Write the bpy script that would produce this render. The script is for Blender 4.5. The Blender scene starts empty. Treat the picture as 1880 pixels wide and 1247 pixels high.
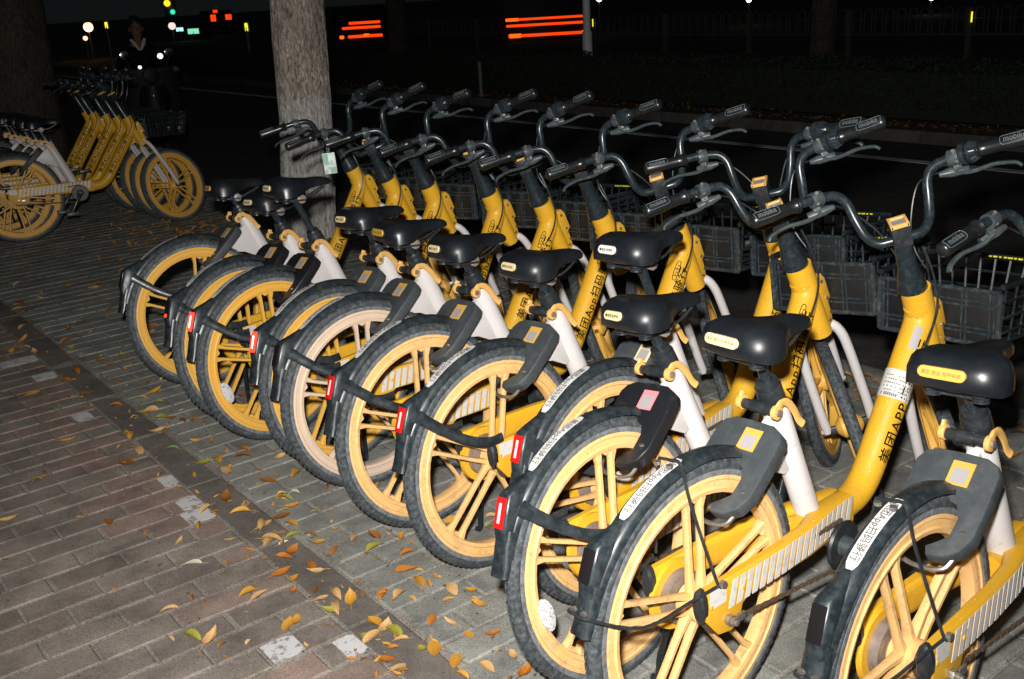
import bpy, bmesh, math, random
from mathutils import Vector, Matrix
R_ = math.radians
rnd = random.Random(7)
scene = bpy.context.scene
COL = scene.collection

# ------------------------------------------------------------------ camera
CAM_H, PITCH, ROLL = 1.6245, 18.7165, -3.2517
cd = bpy.data.cameras.new('camera')
cd.sensor_width = 36.0
cd.lens = 36.0 * 1893.6 / 1880.0
cd.clip_end = 600
cd.clip_start = 0.05
cam = bpy.data.objects.new('camera', cd)
cam.matrix_world = (Matrix.Translation((0, 0, CAM_H)) @ Matrix.Rotation(R_(90 - PITCH), 4, 'X')
                    @ Matrix.Rotation(R_(ROLL), 4, 'Z'))
COL.objects.link(cam)
scene.camera = cam

# ------------------------------------------------------------------ night sky
world = bpy.data.worlds.new('World')
scene.world = world
world.use_nodes = True
wn = world.node_tree
bg = wn.nodes['Background']
sky = wn.nodes.new('ShaderNodeTexSky')
sky.sky_type = 'NISHITA'
sky.sun_disc = False
sky.sun_elevation = R_(-4.0)
sky.sun_rotation = R_(140)
glow = wn.nodes.new('ShaderNodeMix')          # faint city glow of the night sky added to it
glow.data_type = 'RGBA'; glow.blend_type = 'ADD'; glow.inputs[0].default_value = 1.0
wn.links.new(sky.outputs['Color'], glow.inputs[6])
glow.inputs[7].default_value = (.095, .118, .118, 1)
wn.links.new(glow.outputs[2], bg.inputs['Color'])
bg.inputs['Strength'].default_value = 0.05

# ------------------------------------------------------------------ the camera's flash, on the hot shoe above the lens
fl = bpy.data.lights.new('camera_flash', 'SPOT')
fl.energy = 830
fl.color = (1.0, 0.965, 0.92)
fl.shadow_soft_size = 0.035
fl.spot_size = R_(106)
fl.spot_blend = 1.0
flo = bpy.data.objects.new('camera_flash', fl)
flo.location = (-0.05, 0.02, CAM_H + 0.15)
aim = Vector((-0.25, 5.6, 0.50))
flo.rotation_euler = (aim - flo.location).to_track_quat('-Z', 'Y').to_euler()
COL.objects.link(flo)

scene.view_settings.view_transform = 'Standard'
scene.view_settings.look = 'None'
scene.view_settings.gamma = 1.0
scene.view_settings.exposure = 0.0
scene.view_settings.use_curve_mapping = False
scene.cycles.use_denoising = True
scene.cycles.max_bounces = 6
scene.cycles.transparent_max_bounces = 8

# ------------------------------------------------------------------ helpers
class MB:
    """collects geometry for one mesh"""
    def __init__(s):
        s.v = []; s.f = []
    def add(s, vs, fs):
        o = len(s.v)
        s.v += [tuple(p) for p in vs]
        s.f += [tuple(i + o for i in f) for f in fs]
        return s
    def box(s, c, d, rot=None):
        hx, hy, hz = d[0] / 2, d[1] / 2, d[2] / 2
        P = [Vector((x, y, z)) for x in (-hx, hx) for y in (-hy, hy) for z in (-hz, hz)]
        if rot is not None:
            P = [rot @ p for p in P]
        P = [p + Vector(c) for p in P]
        return s.add(P, [(0, 1, 3, 2), (4, 6, 7, 5), (0, 4, 5, 1), (2, 3, 7, 6), (0, 2, 6, 4), (1, 5, 7, 3)])
    def prism(s, poly, y0, y1, axis='y'):
        n = len(poly)
        if axis == 'y':
            P = [(a, y0, b) for a, b in poly] + [(a, y1, b) for a, b in poly]
        elif axis == 'z':
            P = [(a, b, y0) for a, b in poly] + [(a, b, y1) for a, b in poly]
        else:
            P = [(y0, a, b) for a, b in poly] + [(y1, a, b) for a, b in poly]
        F = [tuple(range(n)), tuple(range(2 * n - 1, n - 1, -1))]
        F += [(i, i + n, (i + 1) % n + n, (i + 1) % n) for i in range(n)]
        return s.add(P, F)
    def tube(s, path, rad, seg=10, oval=(1, 1), up=None, caps=True, closed=False):
        path = [Vector(p) for p in path]
        n = len(path)
        rads = rad if isinstance(rad, (list, tuple)) else [rad] * n
        rings = []
        u = None
        for i, p in enumerate(path):
            if closed:
                t = path[(i + 1) % n] - path[i - 1]
            else:
                t = path[min(i + 1, n - 1)] - path[max(i - 1, 0)]
            t.normalize()
            if u is None:
                a = Vector(up) if up is not None else (Vector((0, 1, 0)) if abs(t.y) < .8 else Vector((0, 0, 1)))
                u = (a - t * a.dot(t)).normalized()
            else:
                a = Vector(up) if up is not None else u
                u = (a - t * a.dot(t)).normalized()
            w = t.cross(u)
            r = rads[i]
            rings.append([p + (u * math.cos(q) * oval[0] + w * math.sin(q) * oval[1]) * r
                          for q in (2 * math.pi * k / seg for k in range(seg))])
        P = [q for rg in rings for q in rg]
        F = []
        m = n if closed else n - 1
        for i in range(m):
            j = (i + 1) % n
            for k in range(seg):
                l = (k + 1) % seg
                F.append((i * seg + k, i * seg + l, j * seg + l, j * seg + k))
        if caps and not closed:
            F.append(tuple(range(seg - 1, -1, -1)))
            F.append(tuple((n - 1) * seg + k for k in range(seg)))
        return s.add(P, F)
    def ring(s, c, prof, seg=48, axis='y', a0=0.0, a1=2 * math.pi):
        """revolve closed profile [(r, h)] about an axis through c (axis y: angle from +x towards +z)"""
        n = len(prof)
        full = abs(a1 - a0) > 6.28
        m = seg if full else seg + 1
        P = []
        for i in range(m):
            q = a0 + (a1 - a0) * i / seg
            cc, ss = math.cos(q), math.sin(q)
            for r, h in prof:
                if axis == 'y':
                    P.append((c[0] + r * cc, c[1] + h, c[2] + r * ss))
                elif axis == 'z':
                    P.append((c[0] + r * cc, c[1] + r * ss, c[2] + h))
                else:
                    P.append((c[0] + h, c[1] + r * cc, c[2] + r * ss))
        F = []
        for i in range(seg):
            j = (i + 1) % m
            for k in range(n):
                l = (k + 1) % n
                F.append((i * n + k, i * n + l, j * n + l, j * n + k))
        if not full:
            F.append(tuple(range(n - 1, -1, -1)))
            F.append(tuple((m - 1) * n + k for k in range(n)))
        return s.add(P, F)
    def disc(s, c, r, h, seg=20, axis='y'):
        prof = [(r * math.cos(2 * math.pi * k / seg), r * math.sin(2 * math.pi * k / seg)) for k in range(seg)]
        if axis == 'y':
            return s.prism([(c[0] + a, c[2] + b) for a, b in prof], c[1] - h / 2, c[1] + h / 2, 'y')
        if axis == 'z':
            return s.prism([(c[0] + a, c[1] + b) for a, b in prof], c[2] - h / 2, c[2] + h / 2, 'z')
        return s.prism([(c[1] + a, c[2] + b) for a, b in prof], c[0] - h / 2, c[0] + h / 2, 'x')
    def loft(s, secs, caps=True):
        n = len(secs[0]); m = len(secs)
        P = [p for sc in secs for p in sc]
        F = []
        for i in range(m - 1):
            for k in range(n):
                l = (k + 1) % n
                F.append((i * n + k, i * n + l, (i + 1) * n + l, (i + 1) * n + k))
        if caps:
            F.append(tuple(range(n - 1, -1, -1)))
            F.append(tuple((m - 1) * n + k for k in range(n)))
        return s.add(P, F)
    def shift(s, d):
        s.v = [(a + d[0], b + d[1], c + d[2]) for a, b, c in s.v]
        return s
    def mesh(s, name, bevel=0.0, angle=35, flat=False, bseg=2):
        me = bpy.data.meshes.new(name)
        bm = bmesh.new()
        bv = [bm.verts.new(p) for p in s.v]
        for f in s.f:
            try:
                bm.faces.new([bv[i] for i in f])
            except ValueError:
                pass
        bmesh.ops.recalc_face_normals(bm, faces=bm.faces)
        if bevel:
            ed = [e for e in bm.edges if len(e.link_faces) == 2 and e.calc_face_angle(0) > R_(30)]
            bmesh.ops.bevel(bm, geom=ed, offset=bevel, segments=bseg, affect='EDGES', profile=.6, clamp_overlap=True)
        bm.to_mesh(me)
        bm.free()
        if not flat:
            me.shade_smooth()
            me.set_sharp_from_angle(angle=R_(angle))
        return me

def obj(name, me, mat=None, parent=None):
    if isinstance(me, MB):
        me = me.mesh(name)
    if mat is not None and not me.materials:
        me.materials.append(mat)
    o = bpy.data.objects.new(name, me)
    COL.objects.link(o)
    if parent is not None:
        o.parent = parent
    return o

def empty(name, loc=(0, 0, 0), rot=(0, 0, 0)):
    o = bpy.data.objects.new(name, None)
    o.empty_display_size = .1
    o.location = loc
    o.rotation_euler = rot
    COL.objects.link(o)
    return o

def tag(o, label=None, cat=None, group=None, kind=None):
    if label: o['label'] = label
    if cat: o['category'] = cat
    if group: o['group'] = group
    if kind: o['kind'] = kind
    return o

def setmat(o, m):
    """material on the object slot, so that copies share the mesh but not the paint"""
    o.material_slots[0].link = 'OBJECT'
    o.material_slots[0].material = m

def smooth_path(pts, n=6):
    """Catmull-Rom through the points"""
    P = [Vector(p) for p in pts]
    out = []
    for i in range(len(P) - 1):
        a = P[max(i - 1, 0)]; b = P[i]; c = P[i + 1]; d = P[min(i + 2, len(P) - 1)]
        for k in range(n):
            t = k / n
            out.append(.5 * ((2 * b) + (c - a) * t + (2 * a - 5 * b + 4 * c - d) * t * t + (3 * b - a - 3 * c + d) * t ** 3))
    out.append(P[-1])
    return out

_txt = {}
def text_geo(body, space=1.0):
    """flat letters, centred, cap height about 0.7"""
    if (body, space) in _txt:
        return _txt[(body, space)]
    cu = bpy.data.curves.new('letters', 'FONT')
    cu.body = body
    cu.size = 1
    cu.space_character = space
    cu.offset = .014
    cu.resolution_u = 2
    ob = bpy.data.objects.new('letters', cu)
    COL.objects.link(ob)
    bpy.context.view_layer.update()
    me = bpy.data.meshes.new_from_object(ob.evaluated_get(bpy.context.evaluated_depsgraph_get()))
    bm = bmesh.new(); bm.from_mesh(me)
    bmesh.ops.triangulate(bm, faces=bm.faces)
    for lim in (.40, .25, .17):        # fine enough to follow a tube
        ed = [e for e in bm.edges if e.calc_length() > lim]
        bmesh.ops.subdivide_edges(bm, edges=ed, cuts=1)
        bmesh.ops.triangulate(bm, faces=bm.faces)
    bm.verts.index_update()
    V = [v.co.copy() for v in bm.verts]
    F = [tuple(v.index for v in f.verts) for f in bm.faces]
    bm.free()
    x0 = min(v.x for v in V); x1 = max(v.x for v in V)
    V = [(v.x - (x0 + x1) / 2, v.y - .35) for v in V]
    bpy.data.objects.remove(ob)
    bpy.data.curves.remove(cu)
    bpy.data.meshes.remove(me)
    _txt[(body, space)] = (V, F, x1 - x0)
    return _txt[(body, space)]

# ------------------------------------------------------------------ materials
def mat(name, base, rough=.5, metal=0.0, spec=.5, coat=0.0, dust=None, dust_scale=30, dust_lo=.5, dust_hi=.7, dust_amt=.6,
        vary=0.0, vary_scale=8, bump=0.0, bump_scale=200, emit=None, estr=0.0, rough_var=0.0, fine=None, chips=None):
    m = bpy.data.materials.new(name)
    m.use_nodes = True
    nt = m.node_tree
    b = nt.nodes['Principled BSDF']
    b.inputs['Roughness'].default_value = rough
    b.inputs['Metallic'].default_value = metal
    b.inputs['Specular IOR Level'].default_value = spec
    b.inputs['Coat Weight'].default_value = coat
    b.inputs['Coat Roughness'].default_value = .15
    rgb = nt.nodes.new('ShaderNodeRGB')
    rgb.outputs[0].default_value = (*base, 1)
    col = rgb.outputs[0]
    L = nt.links.new
    tc = nt.nodes.new('ShaderNodeTexCoord')
    oi = nt.nodes.new('ShaderNodeObjectInfo')
    off = nt.nodes.new('ShaderNodeVectorMath'); off.operation = 'MULTIPLY_ADD'
    comb = nt.nodes.new('ShaderNodeCombineXYZ')
    for k in range(3):
        L(oi.outputs['Random'], comb.inputs[k])
    L(comb.outputs[0], off.inputs[0])
    off.inputs[1].default_value = (17, 9, 5)
    L(tc.outputs['Object'], off.inputs[2])
    co = off.outputs[0]
    def noise(scale, detail=4, rough_=.6):
        n = nt.nodes.new('ShaderNodeTexNoise')
        n.inputs['Scale'].default_value = scale
        n.inputs['Detail'].default_value = detail
        n.inputs['Roughness'].default_value = rough_
        L(co, n.inputs['Vector'])
        return n.outputs['Fac']
    def mixc(a, bcol, fac):
        x = nt.nodes.new('ShaderNodeMix'); x.data_type = 'RGBA'
        L(a, x.inputs[6])
        if isinstance(bcol, tuple): x.inputs[7].default_value = (*bcol, 1)
        else: L(bcol, x.inputs[7])
        L(fac, x.inputs[0])
        return x.outputs[2]
    def ramp(src, lo, hi, amt=1.0):
        r = nt.nodes.new('ShaderNodeMapRange')
        r.inputs[1].default_value = lo; r.inputs[2].default_value = hi
        r.inputs[3].default_value = 0; r.inputs[4].default_value = amt
        L(src, r.inputs[0])
        return r.outputs[0]
    if vary:
        hs = nt.nodes.new('ShaderNodeHueSaturation')
        L(col, hs.inputs['Color'])
        L(ramp2(nt, noise(vary_scale), .3, .7, 1 - vary, 1 + vary), hs.inputs['Value'])
        col = hs.outputs[0]
    if dust:
        col = mixc(col, dust, ramp(noise(dust_scale, 6, .7), dust_lo, dust_hi, dust_amt))
    if fine:
        col = mixc(col, fine[0], ramp(noise(fine[1], 3, .5), fine[2], fine[3], fine[4]))
    if chips:
        col = mixc(col, chips[0], ramp(noise(chips[1], 5, .75), chips[2], chips[3], chips[4]))
    L(col, b.inputs['Base Color'])
    if rough_var:
        L(ramp2(nt, noise(dust_scale * .7), .3, .7, rough - rough_var, rough + rough_var), b.inputs['Roughness'])
    if bump:
        bp = nt.nodes.new('ShaderNodeBump')
        bp.inputs['Strength'].default_value = bump
        bp.inputs['Distance'].default_value = .002
        L(noise(bump_scale, 3), bp.inputs['Height'])
        L(bp.outputs[0], b.inputs['Normal'])
    if emit:
        b.inputs['Emission Color'].default_value = (*emit, 1)
        b.inputs['Emission Strength'].default_value = estr
    return m

def ramp2(nt, src, lo, hi, a, b):
    r = nt.nodes.new('ShaderNodeMapRange')
    r.inputs[1].default_value = lo; r.inputs[2].default_value = hi
    r.inputs[3].default_value = a; r.inputs[4].default_value = b
    nt.links.new(src, r.inputs[0])
    return r.outputs[0]

M = {}
M['yellow'] = mat('yellow_paint', (.64, .345, .018), .48, spec=.32, coat=.06, dust=(.46, .28, .055), dust_scale=40, dust_lo=.50, dust_hi=.72, dust_amt=.6,
                  fine=((.85, .68, .35), 210, .67, .71, .75), chips=((.13, .075, .02), 75, .66, .70, .75), rough_var=.1)
M['rim'] = mat('rim_flash_pale', (.74, .44, .165), .5, dust=(.70, .49, .28), dust_scale=18, dust_lo=.45, dust_hi=.75, dust_amt=.6,
               fine=((.28, .19, .10), 120, .62, .72, .6), chips=((.30, .19, .10), 26, .52, .74, .70))  # near rims: paling by the flash is put into the yellow
M['rim_yellow'] = mat('yellow_rim_base', (.72, .39, .060), .5, dust=(.60, .40, .12), dust_scale=18, dust_lo=.45, dust_hi=.75, dust_amt=.6)  # the rim yellow without the flash paling
M['rim_faded'] = mat('faded_rim', (.62, .47, .34), .6, dust=(.46, .38, .32), dust_scale=18, dust_lo=.4, dust_hi=.75, dust_amt=.6)
M['white'] = mat('white_paint', (.58, .555, .55), .42, dust=(.45, .40, .36), dust_scale=25, dust_lo=.60, dust_hi=.78, dust_amt=.45,
                 fine=((.16, .13, .11), 190, .69, .72, .8), chips=((.30, .27, .24), 45, .62, .70, .5))
M['tyre'] = mat('tyre_rubber', (.024, .030, .034), .72, dust=(.115, .130, .140), dust_scale=75, dust_lo=.42, dust_hi=.72, dust_amt=.85, bump=.4, bump_scale=120)
M['wall'] = mat('dusty_sidewall', (.085, .092, .098), .8, dust=(.21, .22, .225), dust_scale=60, dust_lo=.40, dust_hi=.66, dust_amt=.85)
M['fender'] = mat('fender_plastic', (.011, .016, .019), .36, dust=(.055, .068, .076), dust_scale=45, dust_lo=.42, dust_hi=.75, dust_amt=.7, rough_var=.12)
M['plastic'] = mat('black_plastic', (.016, .019, .022), .38, dust=(.07, .08, .085), dust_scale=35, dust_lo=.5, dust_hi=.75, dust_amt=.5, rough_var=.1)
M['lock_grey'] = mat('lock_faded', (.036, .043, .048), .60, dust=(.085, .095, .10), dust_scale=26, dust_lo=.45, dust_hi=.75, dust_amt=.6, bump=.15, bump_scale=300)
M['lock_black'] = mat('lock_black', (.012, .013, .016), .35, dust=(.06, .065, .07), dust_scale=40, dust_lo=.58, dust_hi=.75, dust_amt=.6)
M['saddle'] = mat('saddle_vinyl', (.007, .009, .012), .36, dust=(.018, .023, .027), dust_scale=14, dust_lo=.45, dust_hi=.75, dust_amt=.6, bump=.08, bump_scale=500, rough_var=.06)
M['bar'] = mat('bar_black', (.011, .017, .021), .30, dust=(.050, .066, .076), dust_scale=80, dust_lo=.48, dust_hi=.75, dust_amt=.55, rough_var=.08)
M['grip'] = mat('grip_rubber', (.008, .010, .011), .30, dust=(.03, .034, .036), dust_scale=40, dust_lo=.5, dust_hi=.75, dust_amt=.5)
M['lever'] = mat('lever_grey', (.035, .045, .05), .4, dust=(.10, .12, .125), dust_scale=40, dust_lo=.45, dust_hi=.75, dust_amt=.6)
M['basket'] = mat('basket_plastic', (.008, .011, .013), .26, dust=(.032, .038, .042), dust_scale=30, dust_lo=.45, dust_hi=.75, dust_amt=.55)
M['ribs'] = mat('basket_rib', (.020, .026, .030), .18, dust=(.085, .100, .110), dust_scale=60, dust_lo=.5, dust_hi=.72, dust_amt=.7)  # lighter than the basket: flash highlights on the ribs put into the colour
M['panel'] = mat('basket_panel', (.005, .006, .007), .45, dust=(.012, .013, .014), dust_scale=50, dust_lo=.45, dust_hi=.75, dust_amt=.6)
M['steel'] = mat('steel', (.42, .40, .37), .38, metal=.85, dust=(.16, .11, .07), dust_scale=60, dust_lo=.5, dust_hi=.7, dust_amt=.6)
M['drum'] = mat('drum_grey', (.28, .24, .21), .5, metal=.4, dust=(.15, .11, .08), dust_scale=40, dust_lo=.4, dust_hi=.7, dust_amt=.7)
M['rust'] = mat('chain_rusty', (.10, .065, .038), .7, dust=(.05, .035, .025), dust_scale=160, dust_lo=.4, dust_hi=.6, dust_amt=.8, bump=.6, bump_scale=400)
M['stripe'] = mat('reflective_white', (.60, .585, .555), .42, dust=(.34, .32, .30), dust_scale=50, dust_lo=.52, dust_hi=.66, dust_amt=.55)
M['sticker'] = mat('sticker_white', (.56, .55, .53), .5, dust=(.30, .28, .26), dust_scale=90, dust_lo=.55, dust_hi=.66, dust_amt=.6)
M['ink'] = mat('ink_black', (.012, .010, .006), .8, spec=.1)
M['ink_grey'] = mat('ink_grey', (.09, .09, .09), .6)
M['ink_brown'] = mat('ink_brown', (.20, .13, .04), .6)
M['moulded'] = mat('moulded_grey', (.10, .115, .125), .4)
M['badge_pale'] = mat('badge_pale', (.70, .58, .33), .5)
M['badge_white'] = mat('badge_white', (.70, .66, .60), .5)
M['badge_yellow'] = mat('badge_yellow', (.60, .34, .055), .5, dust=(.45, .30, .12), dust_scale=60, dust_lo=.5, dust_hi=.7, dust_amt=.5)
M['badge_pink'] = mat('badge_pink', (.62, .22, .24), .5)
M['badge_inner'] = mat('badge_inner', (.34, .32, .32), .5, fine=((.26, .24, .25), 900, .40, .60, .6))
M['cap'] = mat('cap_orange', (.66, .38, .11), .45, dust=(.4, .25, .08), dust_scale=60, dust_lo=.5, dust_hi=.7, dust_amt=.4)
M['window'] = mat('cap_window', (.20, .21, .21), .3)
M['lens'] = mat('red_lens', (.55, .012, .012), .22, coat=.5, emit=(1, .02, .01), estr=.04)
M['lens_on'] = mat('red_lens_on', (.6, .015, .01), .25, coat=.4, emit=(1, .012, .006), estr=11.0)
M['lens_off'] = mat('dark_lens', (.012, .010, .011), .18, coat=.6)
M['led_off'] = mat('led_strip', (.8, .62, .6), .4, emit=(1, .35, .3), estr=.12)
M['led_on'] = mat('led_strip_on', (.9, .8, .8), .4, emit=(1, .30, .24), estr=9)
M['reflector'] = mat('clear_reflector', (.55, .55, .57), .2, fine=((.25, .25, .27), 150, .55, .60, .8))
M['amber'] = mat('amber_reflector', (.6, .17, .01), .2)
M['yellow_print'] = mat('yellow_print', (.62, .56, .02), .5)

def brickmat(name, c1, c2, c3, rough=.85, spk=1.0):
    m = bpy.data.materials.new(name); m.use_nodes = True
    nt = m.node_tree; L = nt.links.new
    b = nt.nodes['Principled BSDF']; b.inputs['Roughness'].default_value = rough
    b.inputs['Specular IOR Level'].default_value = .3
    oi = nt.nodes.new('ShaderNodeObjectInfo'); ge = nt.nodes.new('ShaderNodeNewGeometry')
    ad = nt.nodes.new('ShaderNodeMath'); ad.operation = 'ADD'
    L(oi.outputs['Random'], ad.inputs[0]); L(ge.outputs['Random Per Island'], ad.inputs[1])
    fr = nt.nodes.new('ShaderNodeMath'); fr.operation = 'FRACT'; L(ad.outputs[0], fr.inputs[0])
    cr = nt.nodes.new('ShaderNodeValToRGB')
    cr.color_ramp.elements[0].color = (*c1, 1); cr.color_ramp.elements[1].color = (*c2, 1)
    e = cr.color_ramp.elements.new(.55); e.color = (*c3, 1)
    L(fr.outputs[0], cr.inputs[0])
    def noise(scale, det, ro):
        n = nt.nodes.new('ShaderNodeTexNoise'); n.inputs['Scale'].default_value = scale
        n.inputs['Detail'].default_value = det; n.inputs['Roughness'].default_value = ro
        L(ge.outputs['Position'], n.inputs['Vector']); return n.outputs['Fac']
    hs = nt.nodes.new('ShaderNodeHueSaturation')
    L(cr.outputs[0], hs.inputs['Color'])
    mul = nt.nodes.new('ShaderNodeMath'); mul.operation = 'MULTIPLY'
    L(ramp2(nt, noise(6, 6, .72), .3, .7, .58, 1.36), mul.inputs[0])
    L(ramp2(nt, noise(190, 4, .8), .32, .68, 1 - .45 * spk, 1 + .45 * spk), mul.inputs[1])
    L(mul.outputs[0], hs.inputs['Value'])
    # dark chewing-gum spots and grit
    x = nt.nodes.new('ShaderNodeMix'); x.data_type = 'RGBA'
    L(hs.outputs[0], x.inputs[6]); x.inputs[7].default_value = (.02, .018, .016, 1)
    L(ramp2(nt, noise(60, 2, .5), .69, .73, 0, .8), x.inputs[0])
    L(x.outputs[2], b.inputs['Base Color'])
    bp = nt.nodes.new('ShaderNodeBump'); bp.inputs['Strength'].default_value = .5; bp.inputs['Distance'].default_value = .0025
    L(noise(170, 6, .75), bp.inputs['Height']); L(bp.outputs[0], b.inputs['Normal'])
    return m

M['grey_paver'] = brickmat('grey_paver', (.185, .190, .175), (.25, .255, .235), (.215, .22, .20))
M['red_paver'] = brickmat('brown_paver', (.165, .140, .122), (.235, .205, .172), (.20, .170, .147))
M['brick_red'] = brickmat('red_paver', (.245, .178, .150), (.26, .19, .16), (.215, .165, .14))
M['band'] = brickmat('band_stone', (.12, .105, .095), (.15, .135, .12), (.135, .12, .105), spk=.9)
M['joint'] = brickmat('joint_sand', (.235, .218, .192), (.235, .218, .192), (.235, .218, .192), spk=1.6)
M['kerb'] = brickmat('kerb_stone', (.20, .20, .19), (.24, .24, .23), (.22, .22, .21))
M['asphalt'] = brickmat('asphalt', (.060, .058, .055), (.060, .058, .055), (.060, .058, .055), spk=1.6)
M['line_paint'] = mat('line_paint', (.80, .82, .84), .6, dust=(.35, .35, .35), dust_scale=6, dust_lo=.4, dust_hi=.7, dust_amt=.7)
M['white_worn'] = mat('white_worn_paint', (.56, .57, .58), .6, dust=(.22, .19, .175), dust_scale=36, dust_lo=.52, dust_hi=.60, dust_amt=.9, bump=.3, bump_scale=150)

# ------------------------------------------------------------------ the place: street frame. local x = across (towards the road), local y = along (away)
ANG = R_(37.0)
cN, sN = math.cos(ANG), math.sin(ANG)
def street(n, m, z=0):
    return Vector((n * cN - m * sN, n * sN + m * cN, z))
def place(o, n=0, m=0, z=0, rz=0):
    o.location = street(n, m, z); o.rotation_euler = (0, 0, ANG + rz); return o

def sheet(name, n0, n1, m0, m1, z, material):
    b = MB().add([(n0, m0, z), (n1, m0, z), (n1, m1, z), (n0, m1, z)], [(0, 1, 2, 3)])
    o = obj(name, b.mesh(name, flat=True), material)
    o.rotation_euler = (0, 0, ANG)
    return tag(o, kind='structure')

N_KERB = 3.62
ground = sheet('ground', -300, 300, -300, 300, -.40, M['asphalt'])
pave = sheet('pavement', -30, N_KERB, -20, 120, -.0036, M['joint'])
road = sheet('road', N_KERB + .12, 10.0, -20, 160, -.13, M['asphalt'])
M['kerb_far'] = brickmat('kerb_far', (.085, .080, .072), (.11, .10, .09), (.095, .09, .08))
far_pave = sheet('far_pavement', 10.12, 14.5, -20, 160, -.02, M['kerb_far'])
far_road = sheet('far_road', 14.5, 60, -20, 200, -.10, M['asphalt'])
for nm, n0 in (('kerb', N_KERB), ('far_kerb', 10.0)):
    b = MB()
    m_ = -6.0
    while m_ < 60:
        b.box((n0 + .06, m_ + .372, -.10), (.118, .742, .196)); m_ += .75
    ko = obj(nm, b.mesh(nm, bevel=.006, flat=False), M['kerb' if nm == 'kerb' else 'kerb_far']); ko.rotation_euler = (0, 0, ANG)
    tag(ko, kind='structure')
ll = MB()
ll.box((9.0, 60, -.125), (.13, 150, .003))
lo = obj('road_line', ll.mesh('road_line'), M['line_paint']); lo.rotation_euler = (0, 0, ANG); tag(lo, kind='structure')

# --- pavers, each a piece of its own
def paver_mesh(name, lx, ly, h=.05, ch=.0055):
    x, y = lx / 2, ly / 2
    V = []
    for (a, b_, z) in ((x, y, -h), (x, y, -ch * .7), (x - ch, y - ch, 0)):
        V += [(-a, -b_, z), (a, -b_, z), (a, b_, z), (-a, b_, z)]
    F = [(8, 9, 10, 11)]
    for k in range(2):
        for i in range(4):
            j = (i + 1) % 4
            F.append((k * 4 + i, k * 4 + j, k * 4 + 4 + j, k * 4 + 4 + i))
    return V, F
def cam_project(p):
    q = cam.matrix_world.inverted() @ p
    if q.z > -.2: return None
    return (940 + 1893.6 * q.x / -q.z, 623.5 - 1893.6 * q.y / -q.z, -q.z)
PL, PW = .2215, .1115
tiles = []
def collect(kind, n0, n1, m0, m1, phase_n, from_hi):
    m = m0; k = 0
    while m < m1:
        o_ = (PL / 2 if k % 2 else 0) + phase_n
        n = n0 - PL + (o_ % PL)
        while n < n1:
            a, b_ = max(n, n0), min(n + PL, n1)
            if b_ - a > .03:
                tiles.append([kind, (a + b_) / 2, m + PW / 2, b_ - a - .0075, PW - .0075])
            n += PL
        m += PW; k += 1
collect('grey_paver', 1.196, N_KERB - .004, -.35, 17.5, .02, True)
collect('red_paver', -3.2, 1.062, .2, 15.0, .05, True)
mm = 3.39 - 6 * .58
while mm < 20:
    tiles.append(['band', 1.129, mm + .29, .124, .574]); mm += .58
for t in tiles:
    p = cam_project(street(t[1], t[2]))
    a = 0
    if p and -60 < p[0] < 1940 and 0 < p[1] < 1310:
        q1 = cam_project(street(t[1] + t[3] / 2, t[2])); q2 = cam_project(street(t[1], t[2] + t[4] / 2))
        a = abs((q1[0] - p[0]) * (q2[1] - p[1]) - (q1[1] - p[1]) * (q2[0] - p[0]))
        if t[1] > 2.0: a *= .3      # mostly behind the bicycles
    t.append(a)
tiles.sort(key=lambda t: -t[5])
meshes = {}
rest = {'grey_paver': MB(), 'red_paver': MB(), 'band': MB()}
count = {'grey_paver': 0, 'red_paver': 0, 'band': 0}
white_spots = [(1.0, 3.53), (1.0, 3.28), (1.06, 3.18), (1.02, 2.28), (.97, 2.14), (1.0, 5.1), (.96, 5.35), (1.0, 4.37), (1.02, 3.66)]
whites = []
for kind, n, m, lx, ly, a in tiles:
    z = rnd.gauss(0, .0011)
    key = (kind, round(lx, 3), round(ly, 3))
    if count[kind] < 280 and a > 0:
        count[kind] += 1
        if key not in meshes:
            V, F = paver_mesh(kind, lx, ly)
            me = MB().add(V, F).mesh(kind, angle=20)
            me.materials.append(M[kind])
            meshes[key] = me
        o = obj('band_stone' if kind == 'band' else 'paver', meshes[key], None, pave)
        o.location = (n, m, z)
        o.rotation_euler = (rnd.gauss(0, .006), rnd.gauss(0, .005), rnd.gauss(0, .006))
        if kind == 'red_paver' and n > .80 and rnd.random() < .5: setmat(o, M['brick_red'])
        if kind == 'red_paver':
            for w in white_spots:
                if abs(n - w[0]) < lx / 2 + .01 and abs(m - w[1]) < ly / 2:
                    whites.append((n, m, lx, ly, z))
    else:
        V, F = paver_mesh(kind, lx, ly)
        c, s = math.cos(rnd.gauss(0, .006)), math.sin(rnd.gauss(0, .006))
        rest[kind].add([(n + x * c - y * s, m + x * s + y * c, z + zz) for x, y, zz in V], F)
for kind, b in rest.items():
    if b.v:
        o = obj('pavers' if kind != 'band' else 'band_stones', b.mesh(kind, angle=20), M[kind], pave)
        o['kind'] = 'stuff'
for n, m, lx, ly, z in whites:   # leftovers of white road paint
    b = MB()
    k = 10
    pts = []
    fx = rnd.uniform(.35, .95)
    for i in range(k):
        q = 2 * math.pi * i / k
        r = rnd.uniform(.8, 1.15)
        pts.append((max(-.5, min(.5, .72 * math.cos(q) * r)) * lx * fx, max(-.5, min(.5, .75 * math.sin(q) * r)) * ly * .94))
    sh = (1 - fx) * lx * .5 * rnd.choice((-1, 1))
    b.prism([(x + sh, y) for x, y in pts], 0, .0012, 'z')
    o = obj('white_paint_patch', b.mesh('white_paint_patch'), M['white_worn'], pave)
    o.location = (n, m, z + .0016)

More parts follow.
